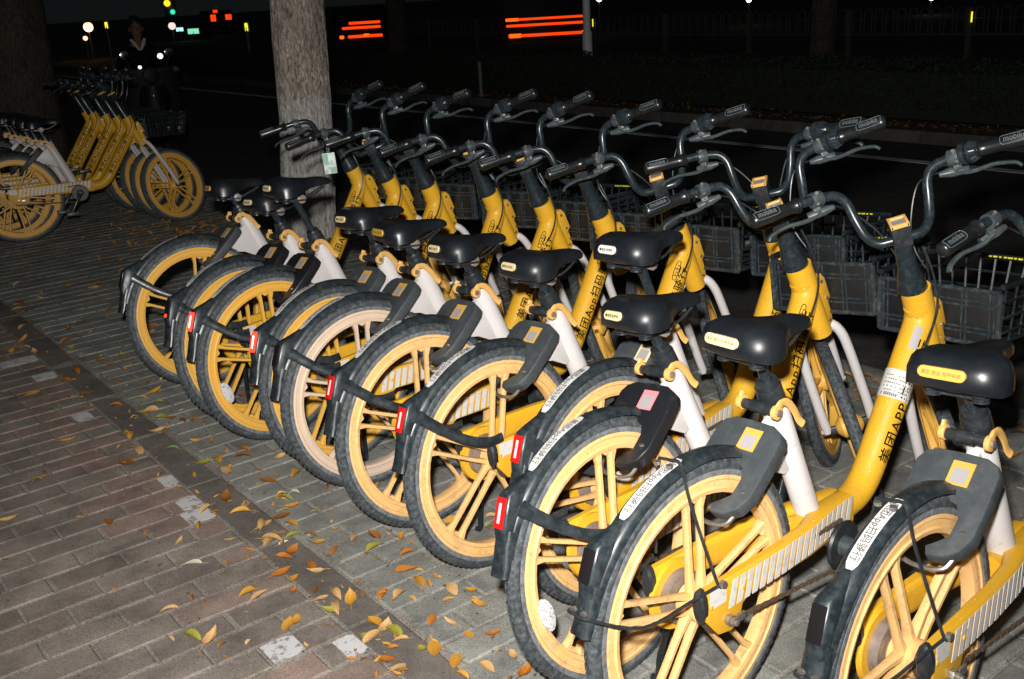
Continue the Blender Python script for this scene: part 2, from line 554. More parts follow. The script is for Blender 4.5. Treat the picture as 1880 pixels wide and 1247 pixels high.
# ------------------------------------------------------------------ the bicycle. x forward, y left, z up, origin under the rear axle
RR, RF = .33, .297
HUB = Vector((0, 0, RR))
FHUB = Vector((1.15, 0, .285))
AXP = Vector((.863, 0, .845))
AXD = Vector((-math.cos(R_(68)), 0, math.sin(R_(68))))

def wheel_tyre(R):
    prof = []
    rc = R - .0190
    for k in range(12):
        q = 2 * math.pi * k / 12
        prof.append((rc + .0185 * math.cos(q), .0190 * math.sin(q)))
    b = MB().ring((0, 0, 0), prof, 60)
    # tread blocks along the two shoulders
    for k in range(90):
        q = 2 * math.pi * (k + .5) / 90
        for sgn in (-1, 1):
            q2 = q + sgn * .017
            p = Matrix.Rotation(-q2, 3, 'Y') @ Vector((rc + .0150, sgn * .0095, 0))
            b.box(p, (.0030, .011, .0135), Matrix.Rotation(-q2, 3, 'Y') @ Matrix.Rotation(sgn * .60, 3, 'Z'))
    return b.mesh('tyre')

def wheel_wall(R):
    b = MB()
    for s in (-1, 1):
        b.ring((0, 0, 0), [(R - .0365, s * .0150), (R - .0365, s * .0185), (R - .0275, s * .0192), (R - .0240, s * .0186), (R - .0245, s * .0150)], 60)
    return b.mesh('sidewall')

def wheel_rim(R, hub_r=.040):
    b = MB()
    ro, ri = R - .0355, R - .076
    prof = [(ro, -.016), (ro, .016), (ro - .010, .018), (ro - .013, .0145), (ro - .027, .0145), (ro - .031, .018), (ri, .0155), (ri - .004, 0),
            (ri, -.0155), (ro - .031, -.018), (ro - .027, -.0145), (ro - .013, -.0145), (ro - .010, -.018)]
    b.ring((0, 0, 0), prof, 60)
    for k in range(5):
        q = 2 * math.pi * k / 5
        rot = Matrix.Rotation(-q, 3, 'Y')
        for s in (-1, 1):
            P = []
            for (r, off, w, d) in ((.030, .0165, .0085, .012), (.085, .0195, .0062, .0085), (ri - .03, .0215, .0060, .0085), (ri + .004, .027, .011, .012)):
                P.append([rot @ Vector((r, y, s * off + z)) for y, z in
                          ((-d, -w * .7), (-d * .6, -w), (d * .6, -w), (d, -w * .7), (d, w * .7), (d * .6, w), (-d * .6, w), (-d, w * .7))])
            b.loft(P)
        # web between the pair at the rim
        P = [rot @ Vector(p) for p in ((ri - .014, -.008, 0), (ri + .004, -.008, -.026), (ri + .004, -.008, .026),
                                       (ri - .014, .008, 0), (ri + .004, .008, -.026), (ri + .004, .008, .026))]
        b.add(P, [(0, 1, 2), (3, 5, 4), (0, 3, 4, 1), (0, 2, 5, 3), (1, 4, 5, 2)])
    b.ring((0, 0, 0), [(hub_r, -.024), (hub_r, .024), (hub_r * .5, .040), (.012, .042), (.012, -.042), (hub_r * .5, -.040)], 24)
    return b.mesh('rim', angle=30)

def pts_xz(l, y):
    return [(a, y, c) for a, c in l]

ME = {}
def build_meshes():
    # wheels, built about their own axle
    ME['tyre_r'] = wheel_tyre(RR); ME['rim_r'] = wheel_rim(RR)
    ME['wall_r'] = wheel_wall(RR); ME['wall_f'] = wheel_wall(RF)
    ME['tyre_f'] = wheel_tyre(RF); ME['rim_f'] = wheel_rim(RF, .036)
    b = MB().ring((0, 0, 0), [(.062, .030), (.062, .052), (.055, .057), (.015, .058), (.015, .030)], 32)
    b.ring((0, 0, 0), [(.040, .057), (.040, .066), (.012, .066), (.012, .057)], 24)
    ME['drum'] = b.mesh('brake_drum')
    b = MB().ring((0, 0, 0), [(.034, -.024), (.036, -.050), (.030, -.052), (.012, -.052), (.012, -.024)], 22)
    for k in range(18):
        q = 2 * math.pi * k / 18
        b.box(Matrix.Rotation(-q, 3, 'Y') @ Vector((.037, -.049, 0)), (.006, .003, .006), Matrix.Rotation(-q, 3, 'Y'))
    ME['sprocket'] = b.mesh('sprocket')
    P = [(.105 * math.cos(R_(a)), .020 * math.sin(R_(a))) for a in range(0, 360, 24)]
    b = MB().prism([(p[0] * .42, p[1]) for p in P], -.004, .004)
    b.prism([(p[0] * .36, p[1] * .8) for p in P], -.006, .006)
    ME['reflector'] = b.mesh('wheel_reflector', bevel=.0012)

    # --- frame: two box stays, bottom-bracket body, the bent main tube up to the head
    b = MB()
    def rsec(x, yc, zc, hw, hh, tilt=0, n=12):
        out = []
        for k in range(n):
            q = 2 * math.pi * (k + .5) / n
            cx, cz = math.cos(q), math.sin(q)
            e = .45
            sy = math.copysign(abs(cx) ** e, cx); sz = math.copysign(abs(cz) ** e, cz)
            out.append(Vector((x - tilt * sz * hh, yc + hw * sy, zc + hh * sz)))
        return out
    for s in (-1, 1):
        b.loft([rsec(-.066, s * .073, .380, .0125, .034), rsec(.05, s * .071, .380, .0135, .036), rsec(.20, s * .066, .376, .0150, .038),
                rsec(.32, s * .054, .371, .019, .0405), rsec(.39, s * .036, .369, .026, .042), rsec(.46, s * .021, .366, .029, .043), rsec(.54, s * .012, .362, .030, .0425)])
    # body + bend + main tube, an oval section swept along the centre line
    cl = [(.345, .372), (.42, .367), (.50, .362), (.555, .360), (.605, .368), (.645, .392), (.678, .430), (.70, .463), (.75, .537), (.81, .625),
          (.868, .712), (.893, .752), (.897, .785), (.885, .818), (.871, .850)]
    b.tube(smooth_path([(x, 0, z) for x, z in cl], 3), [.030] * 3 + [.036] * 3 + [.0375] * 37, 18, oval=(1.04, 1.0), up=(0, 1, 0))
    # head tube lug and basket bracket
    b.tube([(.885, 0, .80), (.962, 0, .628)], [.0355, .033], 16)
    ME['frame'] = b.mesh('frame', angle=40)
    b = MB().prism([(.905, .800), (.944, .812), (.962, .795), (.985, .735), (.972, .722), (.985, .690), (.990, .655), (.955, .640), (.92, .70)], -.026, .026)
    ME['bracket'] = b.mesh('head_bracket', bevel=.005)
    b = MB()
    for s in (-1, 1):
        for x, z in ((.940, .788), (.962, .735), (.970, .668), (.945, .66)):
            b.disc((x, s * .0275, z), .0055, .005, 8)
    ME['bracket_bolts'] = b.mesh('bracket_bolts')
    # rear drop-out plates
    for s, nm in ((-1, 'dropout_r'), (1, 'dropout_l')):
        b = MB().prism([(-.070, .392), (-.066, .345), (-.048, .322), (-.030, .300), (.012, .292), (.040, .305), (.052, .340), (.075, .352), (.075, .392)],
                       s * .079, s * .087)
        b.disc((-.052, s * .088, .375), .006, .004, 8); b.disc((.055, s * .088, .378), .006, .004, 8)
        ME[nm] = b.mesh(nm, bevel=.0025)
    for s, nm in ((-1, 'plug_r'), (1, 'plug_l')):
        b = MB()
        b.loft([[Vector((x, s * .073 + dy * w, .380 + dz * w)) for dy, dz in [(.0165 * math.cos(2 * math.pi * k / 14), .041 * math.sin(2 * math.pi * k / 14)) for k in range(14)]]
                for x, w in ((-.062, 1), (-.074, 1), (-.079, .75))])
        ME[nm] = b.mesh('end_plug')
    ME['ring_l'] = MB().ring((0, 0, .33), [(.082, .052), (.084, .064), (.070, .068), (.058, .066), (.058, .052)], 32).mesh('brake_ring')
    # axle, nuts
    b = MB().tube([(0, -.115, .325), (0, .115, .325)], .0065, 8)
    b.disc((0, -.093, .325), .013, .012, 6); b.disc((0, .093, .325), .013, .012, 6); b.disc((0, -.103, .325), .0095, .012, 8)
    b.box((.034, -.094, .318), (.03, .007, .018))
    ME['axle'] = b.mesh('axle', bevel=.001)
    # reflective stripes on the outer face of the right stay
    b = MB()
    x = -.055
    first = True
    while x < .50:
        w = .052 if first else .0185
        def yy(xx):
            T = [(-.07, .073 + .0135), (.05, .0852), (.20, .0822), (.32, .0745), (.39, .0632), (.46, .0515), (.56, .044)]
            for (a, ya), (c, yc) in zip(T, T[1:]):
                if xx <= c: return ya + (yc - ya) * (xx - a) / (c - a)
            return .044
        z0, z1 = .348, .410
        sl = .018 * (0 if first else 1)
        ps = []
        hh = .0 if not first else .022
        for (u, v) in ((x, z0 + hh), (x + w, z0 + hh), (x + w + sl, z1), (x + sl, z1)):
            ps.append((u, -yy(u) - .0012, v))
        ps2 = [(a, c - .0012, d) for a, c, d in ps]
        b.add(ps + ps2, [(3, 2, 1, 0), (4, 5, 6, 7), (0, 1, 5, 4), (1, 2, 6, 5), (2, 3, 7, 6), (3, 0, 4, 7)])
        x += w + (.007 if first else .0085)
        first = False
    ME['stripes'] = b.mesh('reflective_stripes', flat=True)
    # seat tube
    sd = Vector((-.371, 0, .9287))
    b = MB().tube([(.424, 0, .358), (.409, 0, .395), (.2745, 0, .732)], [.0300, .0292, .0288], 20, oval=(1.0, 1.12), up=(0, 1, 0))
    ME['seat_tube'] = b.mesh('seat_tube', bevel=.002)
    b = MB().prism([(.272, .684), (.338, .562), (.328, .538), (.304, .532), (.250, .560), (.190, .572), (.150, .560), (.140, .568), (.176, .604), (.225, .650)], -.014, .014)
    ME['lock_bracket'] = b.mesh('lock_bracket', bevel=.005)
    # lock: slanted slab with two claws round the wheel
    top = Vector((.252, 0, .705)); low = Vector((.070, 0, .548))
    e1 = (top - low).normalized(); L = (top - low).length
    nrm = Vector((-e1.z, 0, e1.x))
    def lk(s, y, h): return low + e1 * s + nrm * h + Vector((0, y, 0))
    L = .198
    out = [(.015, .030), (-.012, .045), (-.012, .066), (.02, .080), (.10, .085), (.170, .083), (.190, .072), (.202, .050), (.204, .0), (.202, -.052), (.190, -.078), (.170, -.088), (.10, -.090),
           (.03, -.088), (-.005, -.073), (-.024, -.046), (-.029, -.014), (-.013, -.008), (.004, -.028), (.020, -.044), (.06, -.046), (.088, -.034), (.098, 0), (.088, .034), (.06, .046), (.03, .042)]
    P = []
    n = len(out)
    for h, k in ((-.018, 1.0), (.012, 1.0), (.016, .98)):
        for s, y in out:
            P.append(lk(L * .55 + (s - L * .55) * k, y * k if h > .012 else y, h))
    F = [tuple(range(n - 1, -1, -1)), tuple(2 * n + i for i in range(n))]
    for r in range(2):
        for i in range(n):
            j = (i + 1) % n
            F.append((r * n + i, r * n + j, (r + 1) * n + j, (r + 1) * n + i))
    ME['lock'] = MB().add(P, F).mesh('wheel_lock', bevel=.0015, angle=32)
    def patch(s0, s1, y0, y1, h):
        Q = [lk(s0, y0, h), lk(s1, y0, h), lk(s1, y1, h), lk(s0, y1, h)]
        Q2 = [lk(s0, y0, h + .0009), lk(s1, y0, h + .0009), lk(s1, y1, h + .0009), lk(s0, y1, h + .0009)]
        return MB().add(Q + Q2, [(4, 5, 6, 7), (0, 3, 2, 1), (0, 1, 5, 4), (1, 2, 6, 5), (2, 3, 7, 6), (3, 0, 4, 7)])
    ME['code'] = patch(.128, .182, -.038, .008, .0162).mesh('code_sticker', flat=True)
    ME['code_in'] = patch(.133, .166, -.031, .001, .0174).mesh('code_panel', flat=True)
    b = MB().disc(lk(.035, -.066, .0175), .0062, .004, 10, 'z')
    ME['lock_bolt'] = b.mesh('lock_bolt')
    b = MB().tube(smooth_path([lk(.0, -.058, -.01), lk(-.035, -.045, -.014), lk(-.045, 0, -.015), lk(-.035, .045, -.014), lk(0, .058, -.01)], 6), .0052, 8)
    ME['shackle'] = b.mesh('lock_shackle')

    # rear fender
    b = MB()
    secs = []
    for k in range(29):
        a = R_(66 + (160 - 66) * k / 28)
        r = RR + .013
        hw = .0265
        t = k / 28
        if t > .72: hw = .0265 - .004 * (t - .72) / .28
        cc = Vector((math.cos(a), 0, math.sin(a)))
        sec = []
        for (y, dr) in ((-1, -.009), (-.92, 0), (-.6, .0085), (0, .0125), (.6, .0085), (.92, 0), (1, -.009), (.90, -.0095), (.8, -.002), (.5, .005), (0, .0085), (-.5, .005), (-.8, -.002), (-.90, -.0095)):
            sec.append(HUB + cc * (r + dr) + Vector((0, y * hw, 0)))
        secs.append(sec)
    b.loft(secs)
    # tail: raised housing that carries the light, and the flap under it
    def fp(a, r, y): return HUB + Vector((math.cos(R_(a)) * r, y, math.sin(R_(a)) * r))
    H = []
    for (a, r0, r1, w) in ((126, .345, .354, .007), (131.5, .343, .365, .014), (136.5, .342, .382, .0175), (139.2, .342, .391, .0190), (150.6, .341, .3735, .0190), (154.5, .341, .362, .0195)):
        H.append([fp(a, r0, -w), fp(a, r1 - .006, -w), fp(a, r1, -w * .7), fp(a, r1, w * .7), fp(a, r1 - .006, w), fp(a, r0, w)])
    b.loft(H)
    H = []
    for (a, r0, r1, w) in ((150, .342, .364, .0235), (156, .341, .361, .0245), (163, .343, .358, .026), (167, .350, .362, .027)):
        H.append([fp(a, r0, -w), fp(a, r1 - .008, -w), fp(a, r1, -w * .6), fp(a, r1, w * .6), fp(a, r1 - .008, w), fp(a, r0, w)])
    b.loft(H)
    ME['fender'] = b.mesh('rear_fender', angle=58)
    Q = [fp(139.9, .3903, -.0150), fp(139.9, .3903, .0150), fp(150.0, .3742, .0148), fp(150.0, .3742, -.0148)]
    nn = Vector((-.90, 0, .12)).normalized() * .004
    b = MB().add(Q + [q + nn for q in Q], [(3, 2, 1, 0), (4, 5, 6, 7), (0, 1, 5, 4), (1, 2, 6, 5), (2, 3, 7, 6), (3, 0, 4, 7)])
    ME['lens'] = b.mesh('tail_light', bevel=.0035)
    def inset(fr0, fr1, w):
        A0 = Q[0].lerp(Q[3], fr0); A1 = Q[0].lerp(Q[3], fr1)
        A0.y = 0; A1.y = 0
        S = [A0 + Vector((0, -w, 0)) + nn * 1.02, A0 + Vector((0, w, 0)) + nn * 1.02, A1 + Vector((0, w, 0)) + nn * 1.02, A1 + Vector((0, -w, 0)) + nn * 1.02]
        return MB().add(S + [q + nn * .25 for q in S], [(3, 2, 1, 0), (4, 5, 6, 7), (0, 1, 5, 4), (1, 2, 6, 5), (2, 3, 7, 6), (3, 0, 4, 7)])
    ME['led'] = inset(.18, .82, .0036).mesh('led_strip')
    ME['led_dot'] = inset(.78, .94, .007).mesh('led_dot')
    # fender stay: dips from the fender to the stay on both sides
    for s, nm in ((-1, 'stay_r'), (1, 'stay_l')):
        b = MB()
        path = smooth_path([fp(141, .350, s * .022), (-.245, s * .034, .525), (-.195, s * .058, .482), (-.140, s * .080, .448), (-.085, s * .090, .430), (-.04, s * .090, .430)], 4)
        b.tube(path, [.019] * 3 + [.016] * 4 + [.0135] * 14, 8, oval=(.28, 1.0))
        ME[nm] = b.mesh('fender_stay')
    # long sticker with lettering on the fender
    def farc(a, y, r=RR + .0268): return HUB + Vector((math.cos(R_(a)) * (r - .35 * y * y * 10), y, math.sin(R_(a)) * (r - .35 * y * y * 10)))
    b = MB()
    V = []; F = []
    n = 16
    for k in range(n + 1):
        a = 96 + (127 - 96) * k / n
        w = .0130 * (1 if 1 < k < n - 1 else .9 if 0 < k < n else .5)
        for y in (-w, -w * .4, w * .4, w): V.append(farc(a, y - .004))
    for k in range(n):
        for j in range(3):
            F.append((k * 4 + j, k * 4 + j + 1, k * 4 + j + 5, k * 4 + j + 4))
    ME['fsticker'] = MB().add(V, F).mesh('fender_sticker')
    V, F, w = text_geo('美团App扫码骑行')
    sc = .158 / w
    ME['fletters'] = MB().add([farc(111.5 + math.degrees(x * sc / (RR + .027)), -y * sc - .004, RR + .0276) for x, y in V], F).mesh('fender_lettering', flat=True)
    # wire ties used instead of a stay on two bicycles
    b = MB()
    for pts in ([fp(100, .362, .030), fp(100, .366, 0), fp(100, .362, -.030), (-.055, -.045, .60), (-.030, -.085, .43), (-.02, -.090, .415)],
                [(-.02, -.090, .418), (-.10, -.080, .410), (-.22, -.055, .392), fp(160, .362, -.030), fp(160, .370, 0), fp(160, .360, .030), (-.22, .06, .40), (-.03, .092, .42)],
                [fp(100, .362, .030), (-.055, .050, .60), (-.025, .090, .43)]):
        b.tube(smooth_path(pts, 4), .0038, 6)
    ME['wire'] = b.mesh('wire_tie')
    ME['wire_bolts'] = [MB().disc(fp(a, .3665, y), .007, .007, 10, 'z' if a < 120 else 'x').mesh('wire_bolt') for a, y in ((103, .016), (103, -.016), (159, .014), (159, -.014))]
    ME['wire_bolts'].append(MB().disc((-.02, -.095, .42), .0085, .01, 8).mesh('wire_bolt'))

    # chain guard disc, cranks, pedals, chain
    BB = Vector((.432, 0, .325))
    b = MB().disc((.432, -.083, .325), .058, .005, 32)
    b.ring((.432, -.083, .325), [(.058, -.006), (.062, 0), (.058, .006)], 32)
    ME['disc'] = b.mesh('chain_disc', bevel=0)
    b = MB().tube([(.432, -.115, .325), (.432, .115, .325)], .017, 12)
    b.ring((.432, -.10, .325), [(.022, -.016), (.027, .014), (.010, .016), (.010, -.02)], 16)
    ME['bb'] = b.mesh('bottom_bracket')
    ca = R_(-35)
    def crank(s, a):
        e = BB + Vector((math.cos(a) * .165, s * .128, math.sin(a) * .165))
        bb = MB().tube([BB + Vector((0, s * .112, 0)), BB.lerp(e, .5) + Vector((0, s * .058, 0)), e], [.016, .013, .013], 10, oval=(.6, 1.0))
        pd = MB()
        c = e + Vector((0, s * .055, 0))
        for dx in (-.034, .034):
            pd.box(c + Vector((dx, 0, 0)), (.018, .098, .026))
            for j in range(6): pd.box(c + Vector((dx, -.042 + j * .0165, .014)), (.012, .006, .006))
        for dy in (-.045, .0, .045): pd.box(c + Vector((0, dy, 0)), (.07, .012, .018))
        return bb.mesh('crank', bevel=.001), pd.mesh('pedal', bevel=.003)
    ME['crank_r'], ME['pedal_r'] = crank(-1, R_(-122))
    ME['crank_l'], ME['pedal_l'] = crank(1, R_(58))
    b = MB()
    def links(p, q):
        p, q = Vector(p), Vector(q)
        n_ = int((q - p).length / .0127)
        an = math.atan2(q.z - p.z, q.x - p.x)
        for k in range(n_):
            c = p.lerp(q, (k + .5) / n_)
            b.box(c, (.0118, .0075 if k % 2 else .0050, .0082), Matrix.Rotation(-an, 3, 'Y'))
    links((-.006, -.052, .288), (.425, -.074, .262)); links((.004, -.052, .362), (.44, -.074, .386))
    for k in range(12):
        a = R_(90 + 15 + k * 14)
        b.box((.037 * math.cos(a), -.052, .325 + .037 * math.sin(a)), (.0118, .006, .008), Matrix.Rotation(-(a + math.pi / 2), 3, 'Y'))
    ME['chain'] = b.mesh('chain', flat=True)
    b = MB().tube(smooth_path([(.02, .095, .315), (.035, .125, .20), (.05, .165, .10), (.058, .186, .022), (.056, .205, .016)], 4), .0085, 8)
    b.box((.02, .096, .32), (.04, .018, .05))
    ME['stand'] = b.mesh('kickstand', bevel=.001)

    # seat clamp with its lever
    c0 = Vector((.2745, 0, .732))
    b = MB().tube([c0 - sd * .012, c0 + sd * .030], [.0315, .0300], 20)
    b.tube([c0 + sd * .030, c0 + sd * .046], [.0265, .0245], 20)
    b.tube([(.232, -.044, .718), (.232, .044, .718)], .0120, 14)
    b.tube([(.232, -.018, .718), (.232, .018, .718)], .0150, 14)
    ME['collar'] = b.mesh('seat_collar', bevel=.001)
    b = MB()
    path = smooth_path([(.229, -.045, .706), (.235, -.047, .722), (.250, -.047, .732), (.272, -.047, .727), (.296, -.046, .702), (.314, -.045, .674), (.326, -.049, .660)], 4)
    b.tube(path, [.0130] * 3 + [.0125] * 5 + [.0100] * 17, 8, oval=(.42, 1.0))
    b.disc((.232, .048, .720), .0165, .012, 16); b.disc((.232, -.046, .715), .0165, .011, 16)
    b.tube([(.232, .050, .722), (.240, .051, .744)], [.012, .009], 8, oval=(.5, 1))
    ME['lever'] = b.mesh('clamp_lever', bevel=.0012)
    b = MB().disc((.232, -.0535, .715), .0080, .006, 12)
    ME['clamp_bolt'] = b.mesh('clamp_bolt')

    # saddle, about the top of its post
    rows = [(-.126, .040, -.016, -.036), (-.122, .068, -.001, -.045), (-.111, .088, .013, -.052), (-.092, .101, .023, -.056), (-.064, .106, .027, -.055), (-.034, .099, .025, -.050), (-.008, .080, .020, -.042),
            (.018, .056, .016, -.034), (.045, .040, .015, -.027), (.078, .033, .015, -.023), (.110, .030, .013, -.020), (.132, .0255, .008, -.018), (.146, .013, -.002, -.014)]
    secs = []
    for x, w, zt, zb in rows:
        s_ = []
        for (fy, fz) in ((-1, .0), (-.99, .45), (-.90, .76), (-.62, .95), (0, 1.0), (.62, .95), (.90, .76), (.99, .45), (1, .0), (.93, -.02), (0, .02), (-.93, -.02)):
            dip = .006 if fy == 0 and x < .02 else 0
            s_.append((x, fy * w, zb + (zt - zb) * fz - dip))
        secs.append(s_)
    ME['saddle'] = MB().loft(secs).mesh('saddle', angle=60)
    b = MB()
    for s in (-1, 1):
        b.tube(smooth_path([(-.075, s * .045, -.062), (-.05, s * .024, -.070), (.05, s * .020, -.060), (.115, s * .012, -.026)], 4), .0038, 6)
        hel = []
        for k in range(40):
            q = k / 39 * 4 * 2 * math.pi
            hel.append((-.072 + .014 * math.cos(q), s * .050 + .014 * math.sin(q), -.074 + .026 * k / 39))
        b.tube(hel, .0035, 5)
        b.disc((-.072, s * .050, -.076), .017, .005, 14, 'z')
    b.box((-.03, 0, -.072), (.09, .09, .007))
    ME['saddle_under'] = b.mesh('saddle_springs')
    b = MB().tube([(.0, -.040, -.068), (.0, .040, -.068)], .012, 10)
    b.disc((.0, -.034, -.068), .019, .014, 8); b.disc((0, .034, -.068), .019, .014, 8)
    b.tube([(0, 0, -.085), (0, 0, -.048)], .017, 12)
    ME['saddle_clamp'] = b.mesh('saddle_clamp', bevel=.0015)
    def spt(y, z):
        ay = abs(y)
        x = -.1275 + 3.2 * max(0, ay - .030) ** 2 + (0 if z < -.02 else (z + .02) * .30)
        return x
    def badge(w, h, yc, zc, name, rr=1.0):
        V = []; F = []
        n = 22
        prof = []
        for k in range(n):
            q = 2 * math.pi * k / n
            cx = math.cos(q); cz = math.sin(q)
            yy = math.copysign(abs(cx) ** .5, cx) * w / 2 if rr < 1 else max(-w / 2, min(w / 2, cx * w * .62))
            zz = cz * h / 2
            prof.append((yc + yy, zc + zz))
        return prof
    ME['badge_prof'] = None
    ME['_spt'] = spt

    # steering parts, built about AXP, turned together
    def st(b): return b.shift(-AXP)
    b = MB().tube([(.8710, 0, .8485), (.862, 0, .872), (.842, 0, .915), (.812, 0, .985), (.806, 0, .998)], [.0385, .0355, .0255, .0225, .024], 18)
    ME['stem'] = st(b).mesh('stem', bevel=.001)
    rot = Matrix.Rotation(R_(-22), 3, 'Y')
    b = MB().box((.806, 0, 1.002), (.050, .046, .056), rot)
    ME['stem_head'] = st(b).mesh('stem_head', bevel=.006)
    up = Vector((math.sin(R_(-22)), 0, math.cos(R_(-22)))); fw = Vector((math.cos(R_(-22)), 0, -math.sin(R_(-22))))
    c = Vector((.806, 0, 1.002)) + up * .034
    b = MB()
    for s in (-1, 1):
        b.box(c + Vector((0, s * .0195, 0)), (.047, .006, .011), rot)
        b.box(c + fw * (s * .0195), (.008, .043, .010), rot)
    ME['cap'] = st(b).mesh('stem_cap', bevel=.001)
    b = MB().box(c - up * .003, (.036, .036, .006), rot)
    ME['cap_win'] = st(b).mesh('stem_window')
    hb = [(.812, 0, .990), (.813, .030, .990), (.818, .056, .993), (.834, .078, 1.018), (.846, .090, 1.062), (.850, .099, 1.108), (.846, .118, 1.134), (.836, .147, 1.142), (.818, .190, 1.146), (.757, .325, 1.144)]
    for s, nm in ((1, 'l'), (-1, 'r')):
        pass
    full = [(x, -y, z) for x, y, z in hb[::-1]] + hb[1:]
    b = MB().tube(smooth_path(full, 5), .0125, 12)
    ME['bar'] = st(b).mesh('handlebar')
    for s, nm in ((1, 'l'), (-1, 'r')):
        a = Vector((.808, s * .212, 1.1455)); e = Vector((.752, s * .335, 1.1440))
        ax = (e - a).normalized()
        Lg = (e - a).length
        prof = [(0, .0175), (.004, .0205), (.008, .0175), (.012, .0200), (.016, .0170), (.03, .0162), (.06, .0165), (.075, .0175), (Lg - .012, .0182), (Lg - .004, .0170), (Lg, .0120)]
        b = MB().tube([a + ax * q for q, r in prof], [r for q, r in prof], 16)
        ME['grip_' + nm] = st(b).mesh('grip', angle=50)
        # raised outline and lettering on the rider's face of the grip
        rowdir = Vector((0, -1, 0))
        tdir = -ax if s > 0 else ax
        vup = (Vector((.55, 0, .83)) - tdir * tdir.dot(Vector((.55, 0, .83)))).normalized()
        face = tdir.cross(vup) * 1.0
        if face.x > 0: face = -face
        mid = a + ax * (Lg * .70)
        def gp(x, y, r, mid=mid, tdir=tdir, vup=vup, face=face):
            q = y / .019 + .20
            return mid + tdir * x + (face * math.cos(q) + vup * math.sin(q)) * r
        V, F, w = text_geo('mobike')
        sc = .050 / w
        b = MB().add([gp(x * sc, y * sc * 1.3, .0190) for x, y in V], F)
        ol = []
        for k in range(28):
            q = 2 * math.pi * k / 28
            cx, cy = math.cos(q), math.sin(q)
            ol.append(gp(math.copysign(abs(cx) ** .35, cx) * .033, math.copysign(abs(cy) ** .35, cy) * .0150, .0187))
        b.tube(ol, .0009, 4, closed=True)
        ME['glet_' + nm] = st(b).mesh('grip_lettering', flat=True)
        # brake perch + lever
        pc = Vector((.830, s * .168, 1.143))
        b = MB()
        b.tube([pc + Vector((.008, s * -.012, 0)), pc + Vector((-.006, s * .014, 0))], .0205, 14)
        b.box(pc + Vector((.022, s * .004, -.020)), (.030, .020, .024))
        b.tube([pc + Vector((.028, s * -.040, -.034)), pc + Vector((.028, s * -.012, -.036)), pc + Vector((.028, s * .030, -.040))], [.007, .0135, .012], 8)
        ME['perch_' + nm] = st(b).mesh('brake_perch', bevel=.002)
        b = MB()
        path = smooth_path([pc + Vector((.026, s * -.005, -.034)), pc + Vector((.026, s * .022, -.046)), pc + Vector((.024, s * .050, -.048)), pc + Vector((.014, s * .090, -.046)), pc + Vector((-.006, s * .128, -.054)), pc + Vector((-.012, s * .140, -.066))], 5)
        n_ = len(path)
        b.tube(path, [.0125 - .0055 * (k / n_) for k in range(n_)], 8, oval=(.60, 1.0), up=(0, 0, 1))
        ME['blever_' + nm] = st(b).mesh('brake_lever')
        b = MB()
        for d in ((-.016, s * -.004, .014), (.012, s * .002, -.026), (-.012, s * .0, -.012)):
            b.tube([pc + Vector(d), pc + Vector(d) * 1.0 + Vector((-.007, 0, .004))], .0048, 8)
        ME['pbolt_' + nm] = st(b).mesh('perch_bolt')
    # ring bell / shifter on the right
    a = Vector((.824, -.180, 1.1455)); e = Vector((.806, -.216, 1.1455)); ax = (e - a).normalized()
    b = MB().tube([a, a + ax * .004, a + ax * .014, a + ax * .016], [.024, .0285, .0285, .025], 22)
    b.tube([a + ax * .016, a + ax * .020, a + ax * .026], [.022, .0265, .0265], 22)
    for k in range(16):
        q = 2 * math.pi * k / 16
        u = ax.cross(Vector((0, 0, 1))).normalized(); w_ = ax.cross(u)
        dd = u * math.cos(q) + w_ * math.sin(q)
        b.tube([a + ax * .026 + dd * .0245, a + ax * .044 + dd * .0185], [.0036, .0022], 5)
    b.tube([a + ax * .026, a + ax * .045], [.0235, .0170], 20)
    ME['bell'] = st(b).mesh('bell_ring', angle=40)
    # cables
    b = MB()
    b.tube(smooth_path([(.862, .135, 1.114), (.90, .095, 1.085), (.905, .04, 1.01), (.88, .012, .93), (.905, -.02, .86)], 6), .0024, 6)
    b.tube(smooth_path([(.862, -.135, 1.114), (.905, -.085, 1.10), (.900, -.045, 1.02), (.875, -.030, .95), (.872, -.044, .89)], 6), .0024, 6)
    ME['cables'] = st(b).mesh('brake_cable')
    b = MB().tube(smooth_path([(.850, -.030, .965), (.868, -.047, .90), (.892, -.050, .82), (.885, -.0455, .76), (.850, -.042, .705)], 6), .0032, 6)
    ME['cable_f'] = b.mesh('frame_cable')
    # fork
    b = MB()
    arch = [(1.150, .071, .285), (1.118, .072, .35), (1.075, .071, .44), (1.020, .068, .545), (.992, .063, .598), (.975, .050, .632), (.966, .028, .649), (.962, 0, .654)]
    fullf = arch + [(x, -y, z) for x, y, z in arch[-2::-1]]
    b.tube(smooth_path(fullf, 4), .0150, 12, oval=(1.0, 1.0))
    b.box((.958, 0, .667), (.034, .020, .036), Matrix.Rotation(R_(-22), 3, 'Y'))
    ME['fork'] = st(b).mesh('fork', bevel=0)
    b = MB().tube([FHUB + Vector((0, -.088, 0)), FHUB + Vector((0, .088, 0))], .0055, 8)
    for s in (-1, 1):
        b.disc(FHUB + Vector((0, s * .083, 0)), .0115, .012, 6)
    ME['faxle'] = st(b).mesh('front_axle')
    b = MB().prism([(FHUB.x - .012, FHUB.z + .012), (FHUB.x + .014, FHUB.z + .010), (FHUB.x + .010, FHUB.z - .014), (FHUB.x - .012, FHUB.z - .012)], -.062, .066)
    ME['fhub'] = st(b).mesh('hub_cover', bevel=.004)

    # basket
    b = MB()
    x0, x1, zb, zt = .990, 1.275, .690, .832
    def rect(x, w, z, y=0): return None
    r = .0042
